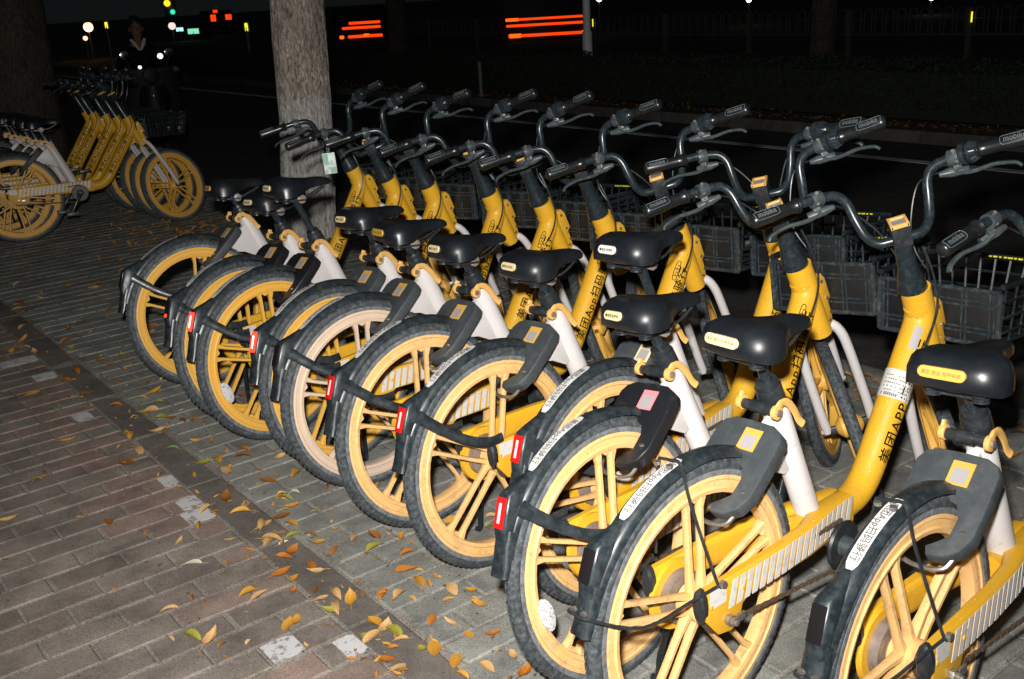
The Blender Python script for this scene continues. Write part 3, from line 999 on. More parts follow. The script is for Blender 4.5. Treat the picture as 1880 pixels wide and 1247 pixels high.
    def rim(z, wx, wy0, wy1, rad):
        pts = [(x0, -wy0, z), (x1 - .03, -wy1, z), (x1 + wx, -wy1 + .03, z), (x1 + wx, wy1 - .03, z), (x1 - .03, wy1, z), (x0, wy0, z)]
        b.tube(pts, rad, 6)
    for z, wx, w0, w1, rad in ((zt + .014, .020, .168, .198, .0085), (zt - .028, .012, .166, .190, r), (zt - .072, .004, .163, .182, r), (zt - .112, -.006, .160, .174, r), (zb, -.014, .155, .166, .0065)):
        rim(z, wx, w0, w1, rad)
    for k in range(9):
        f = -1 + 2 * k / 8
        b.tube([(x1 + .020, f * .170, zt + .014), (x1 - .014, f * .138, zb)], r, 5)
        b.tube([(x0, f * .150, zb), (x1 - .014, f * .138, zb)], r, 5)
    for k in range(6):
        xx = x0 + .02 + k * .050
        f = k / 6
        for s in (-1, 1):
            b.tube([(xx, s * (.168 + .028 * f), zt + .014), (xx, s * (.155 + .010 * f), zb)], r, 5)
        b.tube([(xx, -.155 - .010 * f, zb), (xx, .155 + .010 * f, zb)], r, 5)
    ME['basket'] = b.mesh('basket')
    b = MB().box((x0 - .004, 0, (zb + zt) / 2), (.004, .325, zt - zb + .008))
    ME['bpanel'] = b.mesh('basket_back', bevel=.001)
    b = MB()
    for k in range(5):
        y = -.148 + k * .074
        for d in (-.006, .006):
            b.tube([(x0 - .009, y + d, zb - .004), (x0 - .009, y + d, zt + .004)], .0030, 5)
    for z in (zb + .004, zb + .030, zb + .042, zt - .042, zt - .030, zt + .002):
        b.tube([(x0 - .0095, -.165, z), (x0 - .0095, .165, z)], .0032, 5)
    b.tube([(x0 - .008, -.166, zb), (x0 - .008, -.166, zt)], .0075, 8); b.tube([(x0 - .008, .166, zb), (x0 - .008, .166, zt)], .0075, 8)
    b.tube([(x0 - .008, -.166, zt), (x0 - .008, .166, zt)], .0065, 8); b.tube([(x0 - .008, -.166, zb), (x0 - .008, .166, zb)], .0065, 8)
    ME['bribs'] = b.mesh('basket_ribs')
    b = MB()
    x = -.10
    for k in range(9):
        w_ = (.006, .004, .010, .005, .012, .006, .004, .009, .006)[k]
        b.box((x1 + .0115, x + .014 * k, zt + .016), (.0030, w_ + .002, .0042))
    ME['bprint'] = b.mesh('basket_print')
    b = MB().box((x1 - .02, .0, zb + .03), (.02, .07, .05))
    ME['bmount'] = b.mesh('basket_mount', bevel=.003)
    b = MB()
    for dy in (-.015, .015): b.disc((x1 - .032, dy, zb + .035), .007, .006, 10, 'x')
    ME['bmbolt'] = b.mesh('mount_bolt')

    # lettering on the main tube (right rear face), reading up the tube
    P0 = Vector((.690, 0, .448)); P1 = Vector((.880, 0, .730))
    T = (P1 - P0).normalized()
    rear = Vector((-T.z, 0, T.x)); right = Vector((0, -1, 0))
    def tubept(u, v, q0, r=.0392):
        q = q0 - v / r
        return P0 + T * u + rear * (math.cos(q) * r) + right * (math.sin(q) * r * 1.035)
    for body, nm in (('美团App扫码骑行', 'tlet_a'), ('美团APP扫码骑行', 'tlet_b')):
        V, F, w = text_geo(body, 1.15)
        sc = .332 / w
        ME[nm] = MB().add([tubept(.152 + x * sc, y * sc, R_(78), .0386) for x, y in V], F).mesh('tube_lettering', flat=True)
    # black badge outline at the kink
    b = MB()
    def kp(u, v): return tubept(.300 + u, v, R_(40), .0392)
    ol = []
    for k in range(26):
        q = 2 * math.pi * k / 26
        ol.append(kp(math.cos(q) * .034 * (1.0), math.copysign(abs(math.sin(q)) ** .5, math.sin(q)) * .0075))
    b.tube(ol, .0012, 4, closed=True)
    for k, (h) in enumerate((1, .5, 1, .6)):
        u = -.018 + k * .012
        b.tube([kp(u, -.005), kp(u, -.005 + .010 * h)], .0014, 4)
    b.tube([kp(-.018, .0), kp(.018, 0)], .001, 4)
    ME['kbadge'] = b.mesh('tube_badge')
    # paper labels wrapped on one bicycle's tube
    V = []; F = []
    for k in range(9):
        for j in range(13):
            V.append(tubept(.150 + .075 * k / 8, 0, R_(-60 + 165 * j / 12), .0388))
    for k in range(8):
        for j in range(12):
            F.append((k * 13 + j, k * 13 + j + 1, (k + 1) * 13 + j + 1, (k + 1) * 13 + j))
    ME['wrap'] = MB().add(V, F).mesh('paper_wrap')
    b = MB()
    for r_ in range(6):
        for j in range(14 if r_ else 9):
            if rnd.random() < .15: continue
            q = R_(-25 + (112 if r_ else 100) * j / 14)
            u = .158 + .010 * r_ + (0 if r_ else 0)
            hgt = .0045 if r_ == 0 else .0016
            P = [tubept(u - hgt, 0, q, .0392), tubept(u + hgt, 0, q, .0392), tubept(u + hgt, 0, q + R_(5), .0392), tubept(u - hgt, 0, q + R_(5), .0392)]
            b.add(P, [(0, 1, 2, 3)])
    ME['wrap_print'] = b.mesh('paper_print', flat=True)
    b = MB()
    V = []; F = []
    for k in range(5):
        for j in range(4):
            V.append(tubept(.285 + .062 * k / 4, 0, R_(20 + 30 * j / 3), .0396))
    for k in range(4):
        for j in range(3):
            F.append((k * 4 + j, k * 4 + j + 1, (k + 1) * 4 + j + 1, (k + 1) * 4 + j))
    ME['tlabel'] = MB().add(V, F).mesh('tube_label')

build_meshes()

def saddle_badge(body, w, h, yc, zc, scale):
    """capsule badge on the back of the saddle and its print"""
    spt = ME['_spt']
    n = 28
    out = []
    r = h / 2
    for k in range(n):
        q = 2 * math.pi * (k + .5) / n
        cx, cz = math.cos(q), math.sin(q)
        out.append((yc + cx * r + math.copysign(w / 2 - r, cx), zc + cz * r))
    front = [Vector((spt(y, z) - .0042, y, z)) for y, z in out]
    back = [p + Vector((.006, 0, 0)) for p in front]
    # face built as strips so that it follows the curve
    b = MB()
    m = n
    b.add(front + back, [(i, (i + 1) % m, m + (i + 1) % m, m + i) for i in range(m)])
    V = []; F = []
    k = 26
    for i in range(k + 1):
        y = yc - w / 2 * math.cos(math.pi * i / k)
        dy = max(0, abs(y - yc) - (w / 2 - r))
        hh = math.sqrt(max(0, r * r - dy * dy))
        for z in (zc - hh, zc, zc + hh):
            V.append((spt(y, z) - .0043, y, z))
    for i in range(k):
        for j in range(2):
            F.append((i * 3 + j, i * 3 + j + 1, i * 3 + j + 4, i * 3 + j + 3))
    b.add(V, F)
    me = b.mesh('saddle_badge')
    V, F, tw = text_geo(body)
    sc = scale / tw
    let = MB().add([(spt(yc - x * sc, zc + y * sc) - .0050, yc - x * sc, zc + y * sc) for x, y in V], F).mesh('saddle_lettering', flat=True)
    return me, let

BADGES = {
    'pale': saddle_badge('■美团·免押金', .070, .0225, .008, -.016, .054),
    'long': saddle_badge('美团 微信 免押金骑', .100, .0235, .008, -.016, .082),
}

PROTO = {}
def P_(name, me, mt, parent):
    if me.materials: pass
    else: me.materials.append(mt)
    o = bpy.data.objects.new(name, me)
    COL.objects.link(o)
    o.parent = parent
    return o

def make_bike(x, y, yaw, lean, steer, seat_h, seat_yaw, label, group, lamp='lens', lock='lock_grey', code='badge_yellow', badge='pale',
              badge_mat='badge_pale', rim='rim', wired=False, letters='tlet_a', wheel_turn=0.0, labels=False, reflector=False, far=False, badge2=True):
    root = empty('share_bike', (x, y, 0), (-lean, 0, yaw))
    tag(root, label, 'bicycle', group)
    # rear wheel
    rw = P_('rear_wheel', ME['tyre_r'], M['tyre'], root)
    rw.location = HUB; rw.rotation_euler = (0, wheel_turn, 0)
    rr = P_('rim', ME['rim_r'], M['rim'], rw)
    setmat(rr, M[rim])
    P_('sidewall', ME['wall_r'], M['wall'], rw)
    if reflector:
        rf = P_('wheel_reflector', ME['reflector'], M['reflector'], rw)
        a = R_(216 + 36); rf.location = (math.cos(a) * .246, -.019, math.sin(a) * .246); rf.rotation_euler = (0, -a + math.pi / 2, 0)
    dr = P_('brake_drum', ME['drum'], M['drum'], root); dr.location = HUB
    sp = P_('sprocket', ME['sprocket'], M['rust'], root); sp.location = HUB
    fr = P_('frame', ME['frame'], M['yellow'], root)
    P_('head_bracket', ME['bracket'], M['yellow'], root)
    P_('bracket_bolt', ME['bracket_bolts'], M['steel'], root)
    P_('dropout', ME['dropout_r'], M['yellow'], root); P_('dropout', ME['dropout_l'], M['yellow'], root)
    P_('end_plug', ME['plug_r'], M['plastic'], root); P_('end_plug', ME['plug_l'], M['plastic'], root)
    P_('axle', ME['axle'], M['steel'], root); P_('brake_ring', ME['ring_l'], M['yellow'], root)
    P_('reflective_stripes', ME['stripes'], M['stripe'], fr)
    P_('tube_lettering', ME[letters], M['ink'], fr)
    if badge2: P_('tube_badge', ME['kbadge'], M['ink'], fr)
    if labels:
        w = P_('paper_wrap', ME['wrap'], M['sticker'], fr)
        P_('paper_print', ME['wrap_print'], M['ink_grey'], fr)
        P_('tube_label', ME['tlabel'], M['badge_inner'], fr)
    P_('seat_tube', ME['seat_tube'], M['white'], root)
    P_('lock_bracket', ME['lock_bracket'], M['white'], root)
    lk = P_('wheel_lock', ME['lock'], M['lock_grey'], root); setmat(lk, M[lock])
    cs = P_('code_sticker', ME['code'], M['badge_yellow'], lk); setmat(cs, M[code])
    P_('code_panel', ME['code_in'], M['badge_inner'], lk)
    P_('lock_bolt', ME['lock_bolt'], M['steel'], lk)
    P_('lock_shackle', ME['shackle'], M['steel'], lk)
    fe = P_('rear_fender', ME['fender'], M['fender'], root)
    le = P_('tail_light', ME['lens'], M['lens'], fe)
    setmat(le, M[{'lens': 'lens', 'on': 'lens_on', 'off': 'lens_off', 'dot': 'lens_off'}[lamp]])
    if lamp in ('lens', 'on'):
        ld = P_('light_strip', ME['led'], M['led_off'], fe); setmat(ld, M['led_on' if lamp == 'on' else 'led_off'])
    if lamp == 'dot':
        ld = P_('light_dot', ME['led_dot'], M['lens_on'], fe)
    P_('fender_sticker', ME['fsticker'], M['sticker'], fe)
    P_('fender_lettering', ME['fletters'], M['ink_grey'], fe)
    if wired:
        P_('wire_tie', ME['wire'], M['plastic'], root)
        for wb in ME['wire_bolts']: P_('wire_bolt', wb, M['steel'], root)
    else:
        P_('fender_stay', ME['stay_r'], M['fender'], fe); P_('fender_stay', ME['stay_l'], M['fender'], fe)
    P_('chain_disc', ME['disc'], M['plastic'], root)
    P_('bottom_bracket', ME['bb'], M['lever'], root)
    ck = P_('crank', ME['crank_r'], M['bar'], root); P_('pedal', ME['pedal_r'], M['plastic'], ck)
    ck = P_('crank', ME['crank_l'], M['bar'], root); P_('pedal', ME['pedal_l'], M['plastic'], ck)
    P_('chain', ME['chain'], M['rust'], root)
    P_('kickstand', ME['stand'], M['bar'], root)
    co = P_('seat_collar', ME['collar'], M['plastic'], root)
    lv = P_('clamp_lever', ME['lever'], M['cap'], root)
    P_('clamp_bolt', ME['clamp_bolt'], M['drum'], root)
    # seat
    sd = Vector((-.371, 0, .9287))
    top = Vector((.2745, 0, .732)) + sd * seat_h
    key = 'post%.3f' % seat_h
    if key not in ME:
        ME[key] = MB().tube([Vector((.2745, 0, .732)) - sd * .02, top + sd * .0], .0135, 12).mesh('seat_post')
    P_('seat_post', ME[key], M['bar'], root)
    sa = P_('saddle', ME['saddle'], M['saddle'], root)
    sa.location = top + Vector((.026, 0, .048)); sa.scale = (.94, .97, .95); sa.rotation_euler = (0, R_(4), seat_yaw)
    bm_, lm_ = BADGES[badge]
    bo = P_('saddle_badge', bm_, M['badge_pale'], sa); setmat(bo, M[badge_mat])
    lt = P_('saddle_lettering', lm_, M['ink'], sa); setmat(lt, M['ink' if badge == 'pale' else 'ink_brown'])
    P_('saddle_springs', ME['saddle_under'], M['plastic'], sa)
    P_('saddle_clamp', ME['saddle_clamp'], M['drum'], sa)
    # basket on the frame
    ba = P_('basket', ME['basket'], M['basket'], root)
    P_('basket_back', ME['bpanel'], M['panel'], ba); P_('basket_ribs', ME['bribs'], M['ribs'], ba)
    P_('basket_print', ME['bprint'], M['yellow_print'], ba)
    P_('basket_mount', ME['bmount'], M['plastic'], ba); P_('mount_bolt', ME['bmbolt'], M['steel'], ba)
    P_('frame_cable', ME['cable_f'], M['plastic'], root)
    # steered parts share one pivot
    q = Matrix.Rotation(steer, 4, AXD)
    def S(name, me, mt, parent=root):
        o = P_(name, me, mt, parent)
        if parent is root:
            o.matrix_local = Matrix.Translation(AXP) @ q
        return o
    stem = S('stem', ME['stem'], M['bar'])
    S('stem_head', ME['stem_head'], M['plastic'], stem); S('stem_cap', ME['cap'], M['cap'], stem); S('stem_window', ME['cap_win'], M['window'], stem)
    bar = S('handlebar', ME['bar'], M['bar'])
    for nm in ('l', 'r'):
        g_ = S('grip', ME['grip_' + nm], M['grip'])
        S('grip_lettering', ME['glet_' + nm], M['moulded'], g_)
        bl = S('brake_lever', ME['blever_' + nm], M['lever'])
        S('brake_perch', ME['perch_' + nm], M['lever'], bl); S('perch_bolt', ME['pbolt_' + nm], M['steel'], bl)
    S('bell_ring', ME['bell'], M['bar'])
    S('brake_cable', ME['cables'], M['plastic'])
    S('fork', ME['fork'], M['white'])
    S('front_axle', ME['faxle'], M['steel'])
    S('hub_cover', ME['fhub'], M['plastic'])
    fwheel = P_('front_wheel', ME['tyre_f'], M['tyre'], root)
    fwheel.matrix_local = Matrix.Translation(AXP) @ q @ Matrix.Translation(FHUB - AXP) @ Matrix.Rotation(wheel_turn * 1.7 + .4, 4, 'Y')
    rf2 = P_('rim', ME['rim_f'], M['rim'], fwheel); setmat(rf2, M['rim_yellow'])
    P_('sidewall', ME['wall_f'], M['wall'], fwheel)
    return root

GR = 'yellow share bikes parked in the long row'
BIKES = [
 # x, y, yaw, lean, steer, seat height, seat yaw
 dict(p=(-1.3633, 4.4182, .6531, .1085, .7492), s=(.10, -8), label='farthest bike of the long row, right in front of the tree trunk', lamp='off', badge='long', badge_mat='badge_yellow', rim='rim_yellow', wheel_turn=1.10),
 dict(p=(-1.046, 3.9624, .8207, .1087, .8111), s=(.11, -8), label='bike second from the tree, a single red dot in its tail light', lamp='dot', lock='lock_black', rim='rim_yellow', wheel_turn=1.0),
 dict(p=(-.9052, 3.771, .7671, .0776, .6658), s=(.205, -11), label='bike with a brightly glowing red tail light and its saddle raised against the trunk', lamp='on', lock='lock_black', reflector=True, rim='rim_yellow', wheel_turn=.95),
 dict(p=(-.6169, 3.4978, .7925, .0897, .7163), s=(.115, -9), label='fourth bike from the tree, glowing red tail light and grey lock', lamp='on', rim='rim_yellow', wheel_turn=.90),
 dict(p=(-.4924, 3.3111, .6774, .0825, .8046), s=(.10, -10), label='bike with a pale faded rear rim and an unlit tail light', lamp='off', rim='rim_faded', badge='long', badge_mat='badge_yellow', wheel_turn=1.0),
 dict(p=(-.2747, 3.0044, .7101, .0827, .6655), s=(.105, -9), label='bike just nearer than the one with the faded rim, red lens lit white', lamp='lens', wheel_turn=1.03),
 dict(p=(-.054, 2.7391, .7229, .0621, .6911), s=(.105, -8), label='middle bike whose whole rear wheel and kickstand show clearly', lamp='lens', wheel_turn=1.12),
 dict(p=(.2526, 2.5169, .751, .0727, .4119), s=(.205, -9), label='bike with a raised saddle wearing a white badge, half hidden behind the next rear wheel', lamp='lens', code='badge_pale', badge_mat='badge_white', wheel_turn=.85),
 dict(p=(.2357, 2.1642, .7169, .1306, .7118), s=(.115, -12), label='bike with a glossy black lock carrying a pink sticker', lamp='lens', lock='lock_black', code='badge_pink', reflector=True, wheel_turn=1.03),
 dict(p=(.3817, 1.9417, .6749, .0499, .746), s=(.13, -6), label='big front bike with paper labels round its tube and wired fender', lamp='off', badge='long', badge_mat='badge_pale', wired=True, letters='tlet_b', labels=True, wheel_turn=.94, badge2=False),
 dict(p=(.7652, 1.7118, .7076, .0689, 1.0047), s=(.115, 0), label='nearest bike at the lower right corner, cut off by the frame', lamp='off', badge='long', badge_mat='badge_yellow', wired=True, wheel_turn=.62),
]
for b in BIKES:
    x, y, yaw, lean, steer = b['p']
    kw = {k: v for k, v in b.items() if k not in ('p', 's', 'label')}
    make_bike(x, y, yaw, lean, steer, b['s'][0], R_(b['s'][1]), b['label'], GR, **kw)
GL = 'yellow share bikes parked in the dim far group'
tdir = Vector((math.sin(ANG), -math.cos(ANG), 0))     # along the street, towards the camera
LAB = ['dim bike at the front of the far group, showing its whole side', 'second bike of the dim far group', 'third bike of the dim far group, in its middle',
       'fourth bike of the dim far group', 'last bike of the dim far group, beside the big left trunk']
for k, (d, dn, yw, stv) in enumerate(((0, 0, .468, .50), (.15, -.03, .47, .48), (.45, -.02, .455, .55), (.69, -.05, .48, .45), (.92, -.04, .465, .5))):
    p = Vector((-3.649, 7.756, 0)) - tdir * d + Vector((cN, sN, 0)) * dn
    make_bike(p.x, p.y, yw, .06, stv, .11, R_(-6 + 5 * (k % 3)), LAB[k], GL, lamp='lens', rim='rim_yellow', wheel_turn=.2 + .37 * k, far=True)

# ------------------------------------------------------------------ trees
def barkmat(name, c1, c2, scale=1.0, wash=None):
    m = bpy.data.materials.new(name); m.use_nodes = True
    nt = m.node_tree; L = nt.links.new
    b = nt.nodes['Principled BSDF']; b.inputs['Roughness'].default_value = .9
    b.inputs['Specular IOR Level'].default_value = .2
    tc = nt.nodes.new('ShaderNodeTexCoord'); mp = nt.nodes.new('ShaderNodeMapping')
    mp.inputs['Scale'].default_value = (1, 1, .30)
    L(tc.outputs['Object'], mp.inputs[0])
    n1 = nt.nodes.new('ShaderNodeTexNoise'); n1.inputs['Scale'].default_value = 62 * scale; n1.inputs['Detail'].default_value = 8; n1.inputs['Roughness'].default_value = .72
    n1.inputs['Distortion'].default_value = .8
    L(mp.outputs[0], n1.inputs['Vector'])
    n2 = nt.nodes.new('ShaderNodeTexNoise'); n2.inputs['Scale'].default_value = 5; n2.inputs['Detail'].default_value = 4
    L(tc.outputs['Object'], n2.inputs['Vector'])
    cr = nt.nodes.new('ShaderNodeValToRGB')
    cr.color_ramp.elements[0].position = .40; cr.color_ramp.elements[1].position = .60
    cr.color_ramp.elements[0].color = (*c1, 1); cr.color_ramp.elements[1].color = (*c2, 1)
    L(n1.outputs['Fac'], cr.inputs[0])
    hs = nt.nodes.new('ShaderNodeHueSaturation'); L(cr.outputs[0], hs.inputs['Color'])
    L(ramp2(nt, n2.outputs['Fac'], .3, .7, .75, 1.25), hs.inputs['Value'])
    bc = hs.outputs[0]
    if wash:      # remains of limewash below a ragged line
        sx = nt.nodes.new('ShaderNodeSeparateXYZ'); L(tc.outputs['Object'], sx.inputs[0])
        ad = nt.nodes.new('ShaderNodeMath'); ad.operation = 'MULTIPLY_ADD'; ad.inputs[1].default_value = .5
        L(n2.outputs['Fac'], ad.inputs[0]); L(sx.outputs['Z'], ad.inputs[2])
        f1 = ramp2(nt, ad.outputs[0], wash + .30, wash + .12, 0, 1)
        mu = nt.nodes.new('ShaderNodeMath'); mu.operation = 'MULTIPLY'
        L(f1, mu.inputs[0]); L(ramp2(nt, n1.outputs['Fac'], .40, .55, .30, .95), mu.inputs[1])
        mx = nt.nodes.new('ShaderNodeMix'); mx.data_type = 'RGBA'
        L(bc, mx.inputs[6]); mx.inputs[7].default_value = (.80, .79, .77, 1); L(mu.outputs[0], mx.inputs[0])
        bc = mx.outputs[2]
    L(bc, b.inputs['Base Color'])
    bp = nt.nodes.new('ShaderNodeBump'); bp.inputs['Strength'].default_value = 1.0; bp.inputs['Distance'].default_value = .035
    L(n1.outputs['Fac'], bp.inputs['Height']); L(bp.outputs[0], b.inputs['Normal'])
    return m
M['bark'] = barkmat('bark_grey', (.20, .155, .12), (.74, .66, .57), wash=1.05)
M['bark_dark'] = barkmat('bark_dark', (.035, .028, .022), (.095, .078, .062))
M['bark_wash'] = mat('limewash', (.52, .53, .54), .9, dust=(.22, .20, .18), dust_scale=30, dust_lo=.42, dust_hi=.6, dust_amt=.95, bump=.5, bump_scale=60)
LEAFCOL = {'gold': (.50, .25, .030), 'amber': (.40, .14, .014), 'tan': (.56, .34, .14), 'brown': (.22, .085, .015), 'lime': (.30, .28, .04), 'green': (.10, .20, .06), 'pale': (.55, .52, .40)}
for k, c in LEAFCOL.items():
    M['leaf_' + k] = mat('leaf_' + k, c, .6, dust=tuple(v * .45 for v in c), dust_scale=90, dust_lo=.48, dust_hi=.66, dust_amt=.55, vary=.3, vary_scale=20)
M['leaf_tree'] = mat('leaf_tree', (.06, .08, .02), .6)

from mathutils import noise as mnoise
def trunk_mesh(path, rads, seg=40, ring_step=.06, rough=.012, seed=0, ridges=0.0):
    P = smooth_path(path, 60 if ridges else 8)
    n = len(P)
    rr = []
    for i in range(n):
        f = i / (n - 1) * (len(rads) - 1)
        a = int(min(f, len(rads) - 2)); rr.append(rads[a] + (rads[a + 1] - rads[a]) * (f - a))
    b = MB(); V = []; F = []
    for i, p in enumerate(P):
        for k in range(seg):
            q = 2 * math.pi * k / seg
            d = Vector((math.cos(q), math.sin(q), 0))
            w = mnoise.noise(Vector((d.x * 2.2 + seed, d.y * 2.2, p.z * .9))) * rough * 1.6 + mnoise.noise(Vector((d.x * 9, d.y * 9 + seed, p.z * 3))) * rough * .5
            if ridges:
                a1 = 1 - abs(mnoise.noise(Vector((d.x * 9.0, d.y * 9.0, p.z * 2.4 + seed))) * 2)
                a2 = mnoise.noise(Vector((d.x * 22, d.y * 22, p.z * 5.5)))
                w += ridges * (.75 * a1 + .5 * a2)
            V.append(p + d * (rr[i] + w))
    for i in range(n - 1):
        for k in range(seg):
            l = (k + 1) % seg
            F.append((i * seg + k, i * seg + l, (i + 1) * seg + l, (i + 1) * seg + k))
    b.add(V, F)
    return b

def tree(name, x, y, rad, lean, label, bark, seed, crown=True, h=3.4, ridges=0.0):
    root = empty(name, (x, y, 0)); tag(root, label, 'tree', 'street trees')
    r = random.Random(seed)
    lx, ly = lean
    path = [(0, 0, -.15), (0, 0, .1), (lx * .3, ly * .3, h * .25), (lx * .55, ly * .55, h * .5), (lx, ly, h)]
    b = trunk_mesh(path, [rad * 1.22, rad * 1.06, rad, rad * .98, rad * .86], seed=seed, ridges=ridges, seg=150 if ridges else 40)
    obj('trunk', b.mesh('trunk', angle=80), bark, root)
    tips = []
    for k in range(5):
        a = 2 * math.pi * k / 5 + r.uniform(-.3, .3)
        l = r.uniform(1.4, 2.2)
        e = Vector((lx + math.cos(a) * l * .7, ly + math.sin(a) * l * .7, h + l))
        mid = Vector((lx, ly, h - .15)).lerp(e, .5) + Vector((0, 0, .2))
        lb = MB().tube(smooth_path([(lx, ly, h - .25), mid, e], 4), [rad * .5 - rad * .045 * j for j in range(9)], 8)
        obj('limb', lb.mesh('limb'), bark, root)
        tips.append(e)
    if crown:
        cb = MB()
        for k in range(1500):
            t = tips[k % 5]
            c = t + Vector((r.gauss(0, .55), r.gauss(0, .55), r.gauss(.1, .5)))
            s_ = r.uniform(.04, .07)
            u = Vector((r.gauss(0, 1), r.gauss(0, 1), r.gauss(0, .6))).normalized(); w = u.orthogonal().normalized()
            cb.add([c - u * s_, c + w * s_ * .4, c + u * s_, c - w * s_ * .4], [(0, 1, 2, 3)])
        o = obj('crown', cb.mesh('crown', flat=True), M['leaf_tree'], root)
    return root

tr = tree('street_tree', -1.43, 7.42, .178, (.19, .02), 'grey barked tree trunk standing behind the far end of the bike row', M['bark'], 3, ridges=.0095)
tree('street_tree', -4.78, 10.6, .36, (.05, .05), 'thick dark trunk at the left edge behind the far bikes', M['bark_dark'], 5)
p = Vector((-1.95, 21.6, 0)); tree('street_tree', p.x, p.y, .20, (.03, 0), 'dim trunk above the hedge between the two rows of red lights', M['bark_dark'], 8)
p = street(12.0, 8.7); tree('street_tree', p.x, p.y, .17, (.0, .0), 'dim trunk rising from the hedge in front of the white railing', M['bark_dark'], 11)

# ------------------------------------------------------------------ hedge: leafy mass in a trough of the far pavement
hg = MB()
hr = random.Random(21)
for k in range(34000):
    m_ = hr.uniform(-2, 32)
    if hr.random() < .55: m_ = hr.uniform(2, 18)
    f = hr.random()
    top = .58 + .05 * mnoise.noise(Vector((m_ * 1.7, 0, 0))) + .03 * mnoise.noise(Vector((m_ * 6, 3, 0)))
    if f < .62:     # front face
        n_ = 10.62 + abs(hr.gauss(0, .05)) + .05 * mnoise.noise(Vector((m_ * 2, 9, 0))); z = hr.uniform(.10, top)
    else:
        n_ = hr.uniform(10.6, 11.7); z = top + hr.gauss(0, .02)
    c = Vector((n_, m_, z))
    u = Vector((hr.gauss(-.6, .6), hr.gauss(0, 1), hr.gauss(.3, .6))).normalized(); w = u.orthogonal().normalized()
    q = hr.uniform(0, 6.28); w = (w * math.cos(q) + u.cross(w) * math.sin(q))
    s_ = hr.uniform(.014, .030)
    hg.add([c - u * s_, c + w * s_ * .45, c + u * s_, c - w * s_ * .45], [(0, 1, 2, 3)])
M['hedge'] = mat('hedge_leaf', (.020, .038, .018), .7, spec=.2, dust=(.045, .048, .022), dust_scale=3, dust_lo=.5, dust_hi=.7, dust_amt=.6, vary=.4, vary_scale=9)
M['hedge_core'] = mat('hedge_core', (.018, .022, .012), .9)
hroot = empty('hedge', street(10.6, 8), (0, 0, ANG)); tag(hroot, 'long low clipped hedge along the far side of the road', 'hedge')
ho = obj('foliage', hg.mesh('foliage', flat=True), M['hedge'], hroot); ho.location = (-10.6, -8, 0); ho['kind'] = 'stuff'
hc = obj('twig_core', MB().box((11.2, 15, .26), (1.0, 34, .54)).mesh('twig_core', bevel=.08), M['hedge_core'], hroot); hc.location = (-10.6, -8, 0)

# ------------------------------------------------------------------ white railing across the far carriageway
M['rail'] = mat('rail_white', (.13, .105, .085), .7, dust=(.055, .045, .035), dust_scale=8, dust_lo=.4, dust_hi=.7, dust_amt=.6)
M['reflect_yellow'] = mat('marker_glow', (.6, .55, .02), .4, emit=(.9, .85, .05), estr=1.2)  # reflectors, not lamps; the flash they return is put in as glow
fr_ = empty('road_railing', street(19.2, 10), (0, 0, ANG)); tag(fr_, 'white railing with round arched tops across the far road', 'railing')
am = MB()
pts = [(0, -.085, .36), (0, -.085, .72)] + [(0, -.085 * math.cos(R_(a)), .78 + .085 * math.sin(R_(a))) for a in range(0, 181, 30)] + [(0, .085, .72), (0, .085, .36)]
am.tube(pts, .012, 6)
am_me = am.mesh('arch'); am_me.materials.append(M['rail'])
pm_me = MB().box((0, 0, .40), (.09, .10, .92)).mesh('post', bevel=.006); pm_me.materials.append(M['rail'])
rm_me = MB().tube([(0, -1.3, 0), (0, 1.3, 0)], .018, 6).mesh('rail'); rm_me.materials.append(M['rail'])
mk_me = MB().box((0, 0, 0), (.012, .03, .19)).mesh('marker', bevel=.004); mk_me.materials.append(M['reflect_yellow'])
k0 = 0
m0 = 8.05
for j in range(-1, 12):
    pm = m0 + 2.62 * j
    o = bpy.data.objects.new('post', pm_me); COL.objects.link(o); o.parent = fr_; o.location = (0, pm - 10, 0)
    if j in (1, 5, 6):
        mk = bpy.data.objects.new('marker', mk_me); COL.objects.link(mk); mk.parent = o; mk.location = (-.056, -.06, .68)
    for z in (.36, .66):
        o = bpy.data.objects.new('rail', rm_me); COL.objects.link(o); o.parent = fr_; o.location = (0, pm - 10 + 1.31, z)
        if z > .5: o.scale = (.5, 1, .5)
    for i in range(10):
        o = bpy.data.objects.new('arch', am_me); COL.objects.link(o); o.parent = fr_; o.location = (0, pm - 10 + .18 + i * .25, 0)

# ------------------------------------------------------------------ lamp post and small bollard in front of the hedge
M['galv'] = mat('galvanised', (.80, .86, .90), .5, dust=(.55, .58, .60), dust_scale=60, dust_lo=.4, dust_hi=.6, dust_amt=.6)
lp = empty('lamp_post', street(11.85, 13.2)); tag(lp, 'pale metal lamp post rising behind the hedge', 'lamp post')
obj('pole', MB().tube([(0, 0, 0), (0, 0, .9), (0, 0, .91), (0, 0, 6.5)], [.085, .082, .064, .05], 20).mesh('pole'), M['galv'], lp)
obj('service_door', MB().box((.0, -.084, .55), (.07, .01, .3), None).mesh('service_door', bevel=.003), M['galv'], lp)
obj('base_plate', MB().disc((0, 0, .01), .15, .02, 20, 'z').mesh('base_plate'), M['galv'], lp)
obj('lamp_arm', MB().tube(smooth_path([(0, 0, 6.4), (-.3, -.3, 6.7), (-1.0, -1.0, 6.85)], 4), .03, 10).mesh('lamp_arm'), M['galv'], lp)
M['bollard'] = mat('bollard_grey', (.12, .13, .14), .5)
bo = empty('bollard', street(10.28, 14.1)); tag(bo, 'thin dark bollard at the far kerb below the left red lights', 'bollard')
obj('shaft', MB().tube([(0, 0, -.02), (0, 0, .52), (0, 0, .54)], [.035, .035, .028], 14).mesh('shaft'), M['bollard'], bo)
obj('foot', MB().disc((0, 0, 0.0), .07, .03, 16, 'z').mesh('foot'), M['bollard'], bo)

